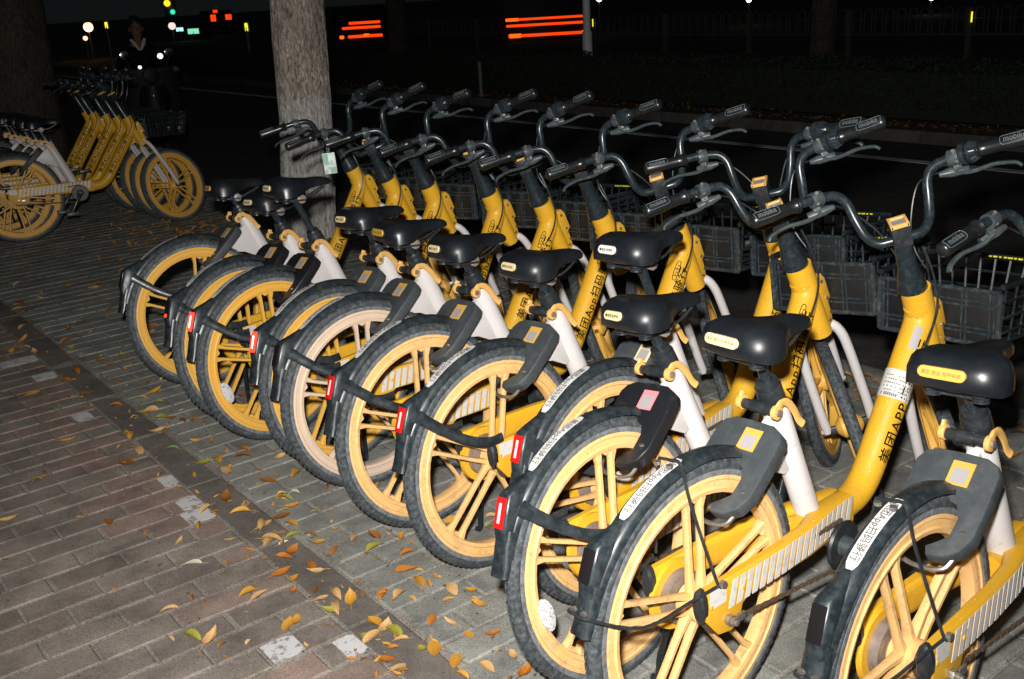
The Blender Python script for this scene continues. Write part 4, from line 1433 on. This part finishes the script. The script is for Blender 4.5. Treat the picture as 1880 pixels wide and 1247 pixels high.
# ------------------------------------------------------------------ fallen leaves
def leaf_mesh(seed):
    r = random.Random(seed)
    curl = r.uniform(-1.4, 1.9); fold = r.uniform(.1, .9); twist = r.uniform(-.7, .7); wid = r.uniform(.17, .27)
    n = 8
    V = []; F = []
    x = z = 0; a = -curl * .35
    for i in range(n + 1):
        t = i / n
        w = wid * (math.sin(math.pi * min(1, t ** .8)) ** .85) + .004
        jag = 1 + r.uniform(-.08, .08)
        for k, f in enumerate((-1, -.5, 0, .5, 1)):
            y = f * w * jag
            zz = abs(f) * w * fold + f * w * twist * (t - .5)
            V.append((x - math.sin(a) * zz, y * math.cos(fold * .6), z + math.cos(a) * zz))
        x += math.cos(a) / n; z += math.sin(a) / n; a += curl / n
    for i in range(n):
        for k in range(4):
            F.append((i * 5 + k, i * 5 + k + 1, i * 5 + k + 6, i * 5 + k + 5))
    b = MB().add(V, F)
    b.tube([(-.28, r.uniform(-.05, .05), -.02), (-.12, 0, 0.0), (0, 0, 0), (.5, 0, V[4 * 5 + 2][2] + .004)], [.010, .012, .012, .004], 4)
    zmin = min(v[2] for v in b.v)
    cx = sum(v[0] for v in b.v) / len(b.v)
    b.shift((-cx, 0, -zmin))
    return b
LEAF = [leaf_mesh(100 + k).mesh('fallen_leaf', angle=80) for k in range(14)]
for me in LEAF: me.materials.append(M['leaf_gold'])
LLAB = {'gold': 'golden yellow', 'amber': 'orange amber', 'tan': 'pale tan dried', 'brown': 'dark brown curled', 'lime': 'yellow-green', 'green': 'fresh green', 'pale': 'bleached whitish'}
WEI = ['gold'] * 27 + ['amber'] * 20 + ['tan'] * 24 + ['brown'] * 14 + ['lime'] * 10 + ['green'] * 2 + ['pale'] * 3
lr = random.Random(55)
def unproject(px, py):
    d = cam.matrix_world.to_3x3() @ Vector(((px - 940) / 1893.6, (623.5 - py) / 1893.6, -1))
    t = -CAM_H / d.z
    return Vector((d.x * t, d.y * t, 0))
spots = []
for (ox, oy, sc, L_) in (
  (480, 880, .2943, [(110,110),(210,95),(180,175),(390,185),(100,245),(190,285),(5,300),(105,335),(190,360),(300,350),(45,390),(360,400),(450,452),(185,455),(130,490),(310,540),(350,578),(110,597),(200,630),(200,705),(340,690),(360,750),(560,765),(450,825),(220,880),(160,920),(285,1050),(760,715),(860,735),(885,580),(990,650),(1150,670),(1160,755),(1200,700),(1300,695),(1345,785),(1060,890),(1185,910),(1300,975),(1430,970),(770,945),(840,960),(715,905),(640,985),(790,1040),(1080,1050),(790,1135),(860,1190),(1210,1150),(1400,1170),(1570,1095),(870,368),(715,365),(700,440),(900,470),(1190,275),(1430,240),(1410,295),(1570,590),(1000,1060),(680,1000),(830,1050)]),
  (0, 520, .3047, [(750,388),(495,432),(610,450),(650,490),(765,528),(470,500),(400,590),(700,610),(835,640),(920,775),(955,720),(1020,820),(1185,830),(1190,955),(1275,960),(1360,1010),(1465,1005),(1235,1085),(1455,1055),(1165,1165),(1390,1110),(840,1015),(180,675),(320,765),(70,420),(150,395),(450,360),(925,262),(400,955),(215,1190),(750,1085),(30,660),(510,675),(545,745),(955,895),(1570,1125),(1600,1190),(690,575),(600,470),(740,440),(860,700),(990,590),(100,10),(240,95),(465,118),(400,20),(525,50)]),
  (0, 880, .2943, [(225,10),(1115,395),(1215,535),(1560,445),(1070,820),(1195,985),(1305,1020),(1555,710),(1610,740),(1440,380),(680,275),(1290,190),(1510,210),(1410,130),(1535,165),(1630,300),(1680,385),(40,260)])):
    for (zx, zy) in L_:
        p = unproject(ox + zx * sc, oy + zy * sc)
        spots.append((p.x, p.y))
for k in range(75):
    p = street(1.05 + abs(lr.gauss(0, .42)), lr.uniform(1.6, 7.5)); spots.append((p.x, p.y))
for k in range(34):
    p = street(lr.uniform(1.6, 3.5), lr.uniform(.2, 5)); spots.append((p.x, p.y))
for (x, y) in spots:
    o = bpy.data.objects.new('fallen_leaf', lr.choice(LEAF)); COL.objects.link(o)
    kind = lr.choice(WEI)
    setmat(o, M['leaf_' + kind])
    s_ = lr.choice((lr.uniform(.030, .052), lr.uniform(.052, .092), lr.uniform(.055, .080)))
    o.scale = (s_, s_, s_ * lr.uniform(.6, 1.0))
    o.location = (x, y, .0015); o.rotation_euler = (lr.gauss(0, .12), lr.gauss(0, .10), lr.uniform(0, 6.28))
    nn_ = x * cN + y * sN; mm_ = -x * sN + y * cN
    where = ('on brown bricks' if nn_ < 1.065 else 'on the dark band' if nn_ < 1.195 else 'before the rear wheels' if nn_ < 1.55 else 'under the bikes')
    depth = ('at the picture bottom' if mm_ < 2.1 else 'rather near' if mm_ < 2.9 else 'halfway along' if mm_ < 4.2 else 'in the dim distance')
    tag(o, ('big ' if s_ > .060 else 'small ') + LLAB[kind] + ' leaf ' + where + ' ' + depth, 'leaf', 'fallen leaves on the paving')
# drifts nobody could count: along the kerb, round the far bicycles, at the far kerb
def drift(name, gen, n, size, label, colours):
    b = MB()
    src = [leaf_mesh(300 + k) for k in range(5)]
    for k in range(n):
        p = gen()
        a = lr.uniform(0, 6.28); s_ = lr.uniform(*size); tl = lr.gauss(0, .35)
        mt = Matrix.Translation(p) @ Matrix.Rotation(a, 4, 'Z') @ Matrix.Rotation(tl, 4, 'Y') @ Matrix.Scale(s_, 4)
        g_ = src[k % 5]
        b.add([mt @ Vector(v) for v in g_.v[:45]], g_.f[:32])
    o = obj(name, b.mesh(name, angle=80), M['litter'])
    return tag(o, label, 'leaves', kind='stuff')
m = bpy.data.materials.new('leaf_litter'); m.use_nodes = True
nt = m.node_tree; ge = nt.nodes.new('ShaderNodeNewGeometry'); cr = nt.nodes.new('ShaderNodeValToRGB')
els = [(0, (.40, .17, .02)), (.3, (.20, .075, .012)), (.55, (.50, .27, .05)), (.8, (.12, .05, .015)), (1, (.45, .31, .14))]
cr.color_ramp.elements[0].color = (*els[0][1], 1); cr.color_ramp.elements[1].color = (*els[-1][1], 1)
for p_, c_ in els[1:-1]:
    e = cr.color_ramp.elements.new(p_); e.color = (*c_, 1)
nt.links.new(ge.outputs['Random Per Island'], cr.inputs[0]); nt.links.new(cr.outputs[0], nt.nodes['Principled BSDF'].inputs['Base Color'])
nt.nodes['Principled BSDF'].inputs['Roughness'].default_value = .7
M['litter'] = m
def near_far_bikes():
    q = street(lr.gauss(2.75, .30), lr.gauss(7.35, .75)); q.z = lr.uniform(0, .02); return q
def kerb_line():
    q = street(N_KERB - .02 - abs(lr.gauss(0, .13)), lr.uniform(-1, 9)); q.z = .003 + lr.uniform(0, .02); return q
def far_kerb_line():
    q = street(10.2 + abs(lr.gauss(0, .18)), lr.uniform(1, 20)); q.z = -.015 + lr.uniform(0, .05); return q
def crumbs():
    q = street(1.0 + abs(lr.gauss(0, .40)) * lr.choice((1, 1, 1, -.5)), 1.5 + abs(lr.gauss(0, 2.2))); q.z = .001; return q
drift('leaf_litter', crumbs, 330, (.012, .034), 'scattered small leaf crumbs on the paving along the dark band', None)
drift('leaf_litter', near_far_bikes, 420, (.03, .06), 'drift of brown leaves on the paving by the far bikes', None)
drift('leaf_litter', kerb_line, 420, (.035, .07), 'line of brown leaves gathered along the kerb', None)
drift('leaf_litter', far_kerb_line, 900, (.03, .06), 'strip of brown leaves at the foot of the hedge', None)

# ------------------------------------------------------------------ hanging tag on a grip of the far bicycles
M['tag_green'] = mat('tag_green', (.16, .36, .28), .5)
M['tag_white'] = mat('tag_white', (.55, .62, .60), .5, fine=((.25, .33, .32), 60, .5, .55, .6))
tg = empty('hanging_tag', (0, 0, 0))
tag(tg, 'green and white card hanging from a bike grip in front of the trunk', 'tag')

def at_px(px, py, D):
    d = cam.matrix_world.to_3x3() @ Vector(((px - 940) / 1893.6, (623.5 - py) / 1893.6, -1))
    return Vector((0, 0, CAM_H)) + d * (D / d.y)
tg.location = (-.733, 4.40, 1.028)
tg.rotation_euler = (0, R_(-3), R_(8))
obj('card', MB().box((0, 0, -.060), (.052, .0016, .088)).mesh('card', bevel=.0005), M['tag_white'], tg)
obj('card_header', MB().box((-.014, -.0012, -.040), (.020, .0012, .044)).mesh('card_header'), M['tag_green'], tg)
obj('card_print', MB().box((.012, -.0012, -.088), (.024, .0012, .022)).mesh('card_print'), M['tag_green'], tg)
obj('string', MB().tube([(-.003, 0, -.018), (-.004, 0, .0), (.001, 0, .012), (.006, 0, 0), (.004, 0, -.018)], .0009, 5).mesh('string'), M['tag_white'], tg)

# ------------------------------------------------------------------ traffic in the dark
M['car_paint'] = mat('car_dark', (.006, .006, .008), .5, spec=.2)
M['car_glass'] = mat('car_glass', (.003, .003, .004), .3, spec=.2)
M['tail_lit_and_streak'] = mat('tail_lit_and_streak', (.6, .03, .0), .4, emit=(1, .055, .003), estr=1.15)
M['tail_streak_core'] = mat('tail_streak_core', (.6, .03, .0), .4, emit=(1, .085, .006), estr=2.2)
M['wheel_dark'] = mat('wheel_dark', (.012, .012, .013), .7)
def car(name, loc, rz, L, Wd, Hh, label, cat, bars, kind='van'):
    root = empty(name, loc, (0, 0, rz)); tag(root, label, cat)
    h = Wd / 2
    if kind == 'van':
        prof = [(0, .32), (-.02, .62), (0, 1.05), (.10, Hh - .12), (.22, Hh), (L - 1.5, Hh), (L - 1.0, Hh - .15), (L - .45, 1.05), (L - .08, .92), (L, .55), (L - .05, .30)]
        glass = [[(.075, 1.12), (.13, Hh - .15)]]
    else:
        prof = [(0, .30), (-.03, .62), (.02, .95), (.55, 1.00), (.95, Hh - .05), (1.35, Hh), (2.4, Hh), (3.2, 1.02), (L - .1, .82), (L, .5), (L - .05, .28)]
        glass = [[(.62, 1.03), (.94, Hh - .08)]]
    b = MB().prism(prof, -h, h)
    obj('body', b.mesh('body', bevel=.05, bseg=2), M['car_paint'], root)
    (a, c) = glass[0]
    nrm = Vector((-(c[1] - a[1]), 0, c[0] - a[0])).normalized() * .012
    q = [Vector((a[0], -h * .8, a[1])), Vector((a[0], h * .8, a[1])), Vector((c[0], h * .72, c[1])), Vector((c[0], -h * .72, c[1]))]
    obj('rear_window', MB().add([p + nrm * .2 for p in q] + [p + nrm for p in q], [(3, 2, 1, 0), (4, 5, 6, 7), (0, 1, 5, 4), (1, 2, 6, 5), (2, 3, 7, 6), (3, 0, 4, 7)]).mesh('rear_window'), M['car_glass'], root)
    obj('bumper', MB().box((-.05, 0, .38), (.14, Wd * .98, .20)).mesh('bumper', bevel=.03), M['wheel_dark'], root)
    for x in (.75, L - .85):
        for s in (-1, 1):
            w = obj('wheel', MB().ring((0, 0, 0), [(.32, -.10), (.32, .10), (.27, .11), (.20, .10), (.20, -.10), (.27, -.11)], 24).mesh('wheel'), M['wheel_dark'], root)
            w.location = (x, s * (h - .08), .32)
            obj('rim', MB().disc((0, 0, 0), .20, .16, 18).mesh('rim'), M['car_paint'], w)
    for (y0, y1, z, th, mt) in bars:
        x = -.055 if z < 1.0 else .02
        obj('tail_light', MB().box((x, (y0 + y1) / 2, z), (.07, abs(y1 - y0), th)).mesh('tail_light', bevel=th * .35), M[mt], root)
    return root
HEAD = ANG + math.pi / 2          # driving away along the street
car('van', (1.28, 26.4, -.10), R_(92), 4.9, 2.12, 2.05, 'dark van in the far road with three added red bars for streaked tail lights', 'van',
    [(-1.00, .99, 1.02, .060, 'tail_lit_and_streak'), (-.99, .99, .88, .060, 'tail_lit_and_streak'), (-1.03, .95, .64, .070, 'tail_lit_and_streak'), (-.86, -1.02, .643, .085, 'tail_streak_core'), (.62, .94, .643, .095, 'tail_streak_core'), (.66, 1.0, 1.02, .078, 'tail_streak_core')])  # long bars made up in place of tail lights streaked by motion
car('car', (-4.15, 33.6, -.10), R_(98), 4.4, 1.70, 1.48, 'dark car farther off with shorter added red bars for streaked tail lights, beside the trunk', 'car',
    [(-.62, .36, 1.00, .08, 'tail_lit_and_streak'), (-.62, .58, .86, .08, 'tail_lit_and_streak'), (-.66, .42, .60, .09, 'tail_lit_and_streak'), (.54, .68, .60, .10, 'tail_streak_core'), (-.25, -.05, .61, .11, 'tail_streak_core')], kind='car')  # bars again drawn out as the streaks of moving tail lights
car('car', (-17.4, 69.6, -.10), HEAD - .2, 4.4, 1.8, 1.48, 'distant car with two round red tail lights and a high brake light', 'car',
    [(-.62, -.22, 1.03, .34, 'tail_lit_and_streak'), (.38, .72, 1.02, .42, 'tail_lit_and_streak'), (.22, .52, 1.42, .18, 'tail_lit_and_streak')], kind='car')

# lit things far down the street
def lit(name, cat, label, loc, r, col, st, kind='globe', h=None, rz=0):
    root = empty(name, (loc[0], loc[1], -.1)); root.rotation_euler = (0, 0, rz); tag(root, label, cat)
    z = loc[2] + .1
    mt = mat('glow_' + name + str(int(loc[0] * 10)), tuple(min(1, c) for c in col), .4, emit=col, estr=st)
    if kind == 'globe':
        obj('post', MB().tube([(0, 0, 0), (0, 0, z - r)], [.04, .03], 10).mesh('post'), M['bollard'], root)
        obj('globe', MB().ring((0, 0, z), [(r * math.sin(R_(a)) + .0005, -r * math.cos(R_(a))) for a in range(0, 181, 18)], 20, 'z').mesh('globe', angle=80), mt, root)
        obj('cap', MB().disc((0, 0, z + r * 1.02), r * .45, r * .2, 14, 'z').mesh('cap'), M['bollard'], root)
    elif kind == 'sign':
        obj('leg', MB().tube([(0, .0, 0), (0, 0, z)], .03, 8).mesh('leg'), M['bollard'], root)
        obj('case', MB().box((0, .05, z), (r[0] + .06, .06, r[1] + .06)).mesh('case', bevel=.01), M['bollard'], root)
        obj('lit_face', MB().box((0, 0, z), (r[0], .05, r[1])).mesh('lit_face', bevel=min(r) * .3), mt, root)
    return root
lit('garden_lamp', 'lamp', 'round warm lamp glowing far off at the left', (-14.95, 40, 1.15), .17, (1, .50, .20), 4.5)
lit('garden_lamp', 'lamp', 'small pale globe added as the reflection under the warm lamp', (-14.9, 39.4, .78), .085, (1, .62, .42), 1.6)  # no lamp: reflection of the warm one, built as a glowing globe
lit('garden_lamp', 'lamp', 'white round lamp beyond the rider', (-13.36, 45, .95), .15, (1, .80, .72), 1.0)
lit('marker_post', 'marker', 'small upright yellow marker left of the rider', (-10.71, 30, 1.29), (.07, .17), (.9, .8, .02), 1.6, 'sign')
lit('marker_post', 'marker', 'small upright yellow marker left of the tree trunk', (-5.95, 26, 1.11), (.07, .19), (.9, .8, .02), 1.4, 'sign')
lit('shop_sign', 'sign', 'small pale cyan lit sign far beyond the rider', (-17.42, 60, .52), (.40, .20), (.45, .9, .82), 1.3, 'sign')
lit('shop_sign', 'sign', 'wide green and white lit sign far beyond the rider', (-16.74, 60.2, .38), (.62, .28), (.22, .75, .45), 1.1, 'sign')
for k, (x, z) in enumerate(((3.92, 1.12), (9.46, .80), (16.25, .50))):
    lit('garden_lamp', 'lamp', ('white lamp just behind the lamp post at the top edge', 'white lamp above the railing right of the middle', 'white lamp at the top edge over the right part of the railing')[k], (x, 40, z), .10, (1, .92, .85), 5)
tl = empty('traffic_light', (-17.8, 60, -.1)); tag(tl, 'distant traffic signal with a yellow and a green lamp', 'traffic light')
obj('mast', MB().tube([(0, 0, 0), (0, 0, 1.2)], .06, 10).mesh('mast'), M['bollard'], tl)
obj('housing', MB().box((0, .12, 1.8), (.62, .16, .95)).mesh('housing', bevel=.04), M['bollard'], tl)
M['sig_y'] = mat('signal_yellow', (.8, .6, .05), .4, emit=(.95, .68, .02), estr=1.6); M['sig_g'] = mat('signal_green', (.05, .6, .4), .4, emit=(.03, .72, .42), estr=1.3)
obj('lamp', MB().disc((-.10, .02, 2.03), .17, .08, 20).mesh('lamp'), M['sig_y'], tl)
obj('lamp', MB().disc((.14, .02, 1.56), .13, .08, 20).mesh('lamp'), M['sig_g'], tl)

# ------------------------------------------------------------------ scooter coming towards the camera, and its rider
M['scoot'] = mat('scooter_navy', (.005, .007, .010), .5, spec=.2)
M['quilt'] = mat('quilt_navy', (.004, .007, .010), .8, bump=.5, bump_scale=30)
M['chrome'] = mat('chrome', (.6, .62, .64), .12, metal=1.0)
M['disc_glow'] = mat('disc_glow', (.9, .9, .9), .3, emit=(1, .90, .84), estr=1.6)
M['turn'] = mat('turn_amber', (.5, .2, .01), .3, emit=(1, .45, .03), estr=.5)
SC = empty('electric_scooter', (-4.52, 13.75, -.13), (0, 0, R_(-62))); tag(SC, 'dark electric scooter with a quilted leg cover and two small glowing discs', 'scooter')
for x, nm in ((.62, 'front_wheel'), (-.60, 'rear_wheel')):
    w = obj(nm, MB().ring((0, 0, 0), [(.215, -.03), (.225, 0), (.215, .03), (.17, .045), (.14, .035), (.14, -.035), (.17, -.045)], 28).mesh(nm), M['wheel_dark'], SC)
    w.location = (x, 0, .225)
    obj('rim', MB().ring((0, 0, 0), [(.142, -.03), (.142, .03), (.03, .035), (.03, -.035)], 20).mesh('rim'), M['chrome'], w)
obj('front_fender', MB().ring((.62, 0, .225), [(.235, -.055), (.25, 0), (.235, .055), (.228, .05), (.24, 0), (.228, -.05)], 14, 'y', R_(30), R_(170)).mesh('front_fender'), M['scoot'], SC)
for s in (-1, 1):
    obj('fork_leg', MB().tube([(.62, s * .06, .225), (.50, s * .05, .60)], .02, 8).mesh('fork_leg'), M['chrome'], SC)
obj('apron', MB().loft([[(.50 - .06 * abs(y) / .2 + dx, y, z) for y, dx in ((-w, 0), (-w * .5, .03), (0, .05), (w * .5, .03), (w, 0), (w, -.03), (0, .01), (-w, -.03))] for z, w in ((.30, .13), (.50, .20), (.72, .19), (.86, .14))]).mesh('apron', angle=60), M['scoot'], SC)
obj('leg_cover', MB().loft([[(.47 + dx - .22 * (z - .35), y, z) for y, dx in ((-w, -.16), (-w * .8, 0), (-w * .3, .06), (w * .3, .06), (w * .8, 0), (w, -.16), (w * .8, -.03), (0, .02), (-w * .8, -.03))] for z, w in ((.28, .27), (.50, .33), (.75, .36), (.95, .38), (1.06, .34))]).mesh('leg_cover', angle=60), M['quilt'], SC)
obj('floor_board', MB().box((.10, 0, .30), (.55, .28, .06)).mesh('floor_board', bevel=.02), M['scoot'], SC)
obj('rear_body', MB().prism([(-.15, .28), (-.20, .62), (-.75, .68), (-.85, .60), (-.60, .42), (-.45, .30)], -.13, .13).mesh('rear_body', bevel=.03), M['scoot'], SC)
obj('seat', MB().prism([(-.10, .64), (-.12, .72), (-.40, .74), (-.75, .80), (-.78, .70)], -.13, .13).mesh('seat', bevel=.03), M['wheel_dark'], SC)
obj('steering_column', MB().tube([(.48, 0, .62), (.36, 0, 1.00)], .03, 10).mesh('steering_column'), M['scoot'], SC)
obj('handlebar', MB().tube(smooth_path([(.26, -.36, 1.00), (.34, -.2, 1.03), (.36, 0, 1.0), (.34, .2, 1.03), (.26, .36, 1.00)], 4), .014, 8).mesh('handlebar'), M['wheel_dark'], SC)
for s in (-1, 1):
    mr = obj('mirror', MB().disc((.34, s * .27, 1.24), .055, .02, 18, 'x').mesh('mirror', bevel=.004), M['chrome'], SC)
    obj('mirror_arm', MB().tube([(.34, s * .2, 1.03), (.35, s * .27, 1.2)], .006, 6).mesh('mirror_arm'), M['wheel_dark'], mr)
obj('front_housing', MB().disc((.40, 0, .98), .10, .10, 20, 'x').mesh('front_housing', bevel=.02), M['scoot'], SC)
obj('bright_disc', MB().disc((.462, -.03, 1.205), .034, .04, 18, 'x').mesh('bright_disc', bevel=.01), M['disc_glow'], SC).location = (0, .165, 0)  # glowing disc for a bright point whose source is unclear
obj('bright_disc', MB().disc((.47, -.10, 1.09), .021, .04, 18, 'x').mesh('bright_disc', bevel=.008), M['disc_glow'], SC).location = (0, -.03, 0)
obj('turn_signal', MB().disc((.52, -.02, .74), .016, .03, 12, 'x').mesh('turn_signal'), M['turn'], SC)
obj('badge', MB().disc((.53, -.08, .60), .015, .03, 12, 'x').mesh('badge'), M['chrome'], SC)

def skin(name, nodes, edges, mt, parent, sub=2, root=0):
    me = bpy.data.meshes.new(name)
    bm = bmesh.new()
    ly = bm.verts.layers.skin.verify()
    vs = []
    for i, (co, r) in enumerate(nodes):
        v = bm.verts.new(co); v[ly].radius = r if isinstance(r, tuple) else (r, r); v[ly].use_root = (i == root); vs.append(v)
    for a, c in edges: bm.edges.new((vs[a], vs[c]))
    bm.to_mesh(me); bm.free()
    t = bpy.data.objects.new(name, me); COL.objects.link(t)
    md = t.modifiers.new('s', 'SKIN'); md.use_smooth_shade = True
    sb = t.modifiers.new('d', 'SUBSURF'); sb.levels = sub; sb.render_levels = sub
    bpy.context.view_layer.update()
    out = bpy.data.meshes.new_from_object(t.evaluated_get(bpy.context.evaluated_depsgraph_get()))
    bpy.data.objects.remove(t); bpy.data.meshes.remove(me)
    out.shade_smooth()
    return obj(name, out, mt, parent)
M['skin'] = mat('skin', (.17, .09, .062), .7, spec=.2); M['hair'] = mat('hair', (.010, .009, .008), .5)
M['coat'] = mat('coat_black', (.005, .006, .007), .9, spec=.1); M['trousers'] = mat('trousers', (.012, .013, .018), .85)
M['collar'] = mat('collar_white', (.45, .46, .48), .7); M['shoe'] = mat('shoe', (.010, .010, .010), .5); M['lip'] = mat('lip', (.30, .12, .10), .5)
PE = empty('person', (-4.52, 13.75, -.13), (0, 0, R_(-62))); tag(PE, 'person in a dark coat with a white collar riding the scooter', 'person')
N = [((-.22, 0, .80), (.15, .11)), ((-.22, 0, .98), (.14, .11)), ((-.19, 0, 1.16), (.15, .11)), ((-.18, 0, 1.30), (.10, .09)), ((-.16, 0, 1.38), .050), ((-.14, 0, 1.43), .052),
     ((-.13, 0, 1.50), (.078, .088)), ((-.14, 0, 1.58), (.078, .092)), ((-.15, 0, 1.65), (.055, .065))]
Eg = [(i, i + 1) for i in range(8)]
for s in (-1, 1):
    b0 = len(N)
    N += [((-.18, s * .16, 1.28), .055), ((-.12, s * .25, 1.10), .044), ((.06, s * .31, 1.02), .036), ((.20, s * .33, 1.04), .026), ((.25, s * .34, 1.035), (.030, .022))]
    Eg += [(3, b0), (b0, b0 + 1), (b0 + 1, b0 + 2), (b0 + 2, b0 + 3), (b0 + 3, b0 + 4)]
    for f in range(4):
        k = len(N); yy = s * (.31 + .019 * f)
        N += [((.285, yy, 1.035), .0095), ((.300 + .004 * (f in (1, 2)), yy, 1.012), .0085), ((.280, yy, .995), .008)]
        Eg += [(b0 + 4, k), (k, k + 1), (k + 1, k + 2)]
    k = len(N); N += [((.265, s * .295, 1.02), .010), ((.285, s * .285, 1.0), .009)]; Eg += [(b0 + 4, k), (k, k + 1)]
    b0 = len(N)
    N += [((-.20, s * .09, .80), .09), ((.16, s * .14, .80), .068), ((.22, s * .14, .72), .06), ((.16, s * .13, .42), .042), ((.17, s * .13, .35), .04), ((.28, s * .14, .34), .035)]
    Eg += [(0, b0)] + [(b0 + i, b0 + i + 1) for i in range(5)]
skin('body', N, Eg, M['skin'], PE, 2)
def coat_nodes():
    n = [((-.22, 0, .76), (.19, .14)), ((-.22, 0, .98), (.175, .145)), ((-.19, 0, 1.16), (.19, .145)), ((-.18, 0, 1.29), (.14, .12)), ((-.17, 0, 1.36), (.075, .07))]
    e = [(i, i + 1) for i in range(4)]
    for s in (-1, 1):
        b0 = len(n)
        n += [((-.18, s * .17, 1.27), .078), ((-.12, s * .26, 1.09), .066), ((.06, s * .31, 1.02), .054), ((.19, s * .33, 1.04), .044)]
        e += [(3, b0), (b0, b0 + 1), (b0 + 1, b0 + 2), (b0 + 2, b0 + 3)]
    return n, e
n_, e_ = coat_nodes(); skin('coat', n_, e_, M['coat'], PE, 2)
n_ = [((-.24, 0, .80), (.17, .13))]; e_ = []
for s in (-1, 1):
    b0 = len(n_)
    n_ += [((-.18, s * .09, .80), .11), ((.16, s * .14, .80), .085), ((.22, s * .14, .72), .078), ((.165, s * .13, .43), .062), ((.165, s * .13, .38), .06)]
    e_ += [(0, b0)] + [(b0 + i, b0 + i + 1) for i in range(4)]
skin('trousers', n_, e_, M['trousers'], PE, 2)
for s in (-1, 1):
    obj('shoe', MB().loft([[(x, s * .135 + y * w, .335 + z * h) for y, z in ((-1, 0), (-1, .5), (-.5, 1), (.5, 1), (1, .5), (1, 0))] for x, w, h in ((.11, .035, .09), (.17, .042, .10), (.24, .045, .07), (.31, .04, .05), (.34, .02, .03))]).mesh('shoe', angle=60), M['shoe'], PE)
def ell(c, r, n=14):
    b = MB(); V = []; F = []
    for i in range(n + 1):
        a = math.pi * i / n
        for k in range(n):
            q = 2 * math.pi * k / n
            V.append((c[0] + r[0] * math.sin(a) * math.cos(q), c[1] + r[1] * math.sin(a) * math.sin(q), c[2] + r[2] * math.cos(a)))
    for i in range(n):
        for k in range(n):
            F.append((i * n + k, i * n + (k + 1) % n, (i + 1) * n + (k + 1) % n, (i + 1) * n + k))
    return b.add(V, F)
obj('hair', ell((-.165, 0, 1.605), (.098, .092, .098)).mesh('hair', angle=80), M['hair'], PE)
obj('nose', ell((-.048, 0, 1.525), (.020, .014, .022)).mesh('nose', angle=80), M['skin'], PE)
for s in (-1, 1):
    obj('eye', ell((-.062, s * .032, 1.555), (.010, .015, .007)).mesh('eye', angle=80), M['hair'], PE)
    obj('ear', ell((-.14, s * .082, 1.53), (.018, .012, .032)).mesh('ear', angle=80), M['skin'], PE)
obj('mouth', ell((-.058, 0, 1.482), (.010, .026, .006)).mesh('mouth', angle=80), M['lip'], PE)
b = MB()
for s in (-1, 1):
    b.tube([(-.13, s * .085, 1.41), (-.085, s * .055, 1.36), (-.045, s * .008, 1.275)], [.020, .022, .012], 8, oval=(1, .5))
obj('collar', b.mesh('collar'), M['collar'], PE)
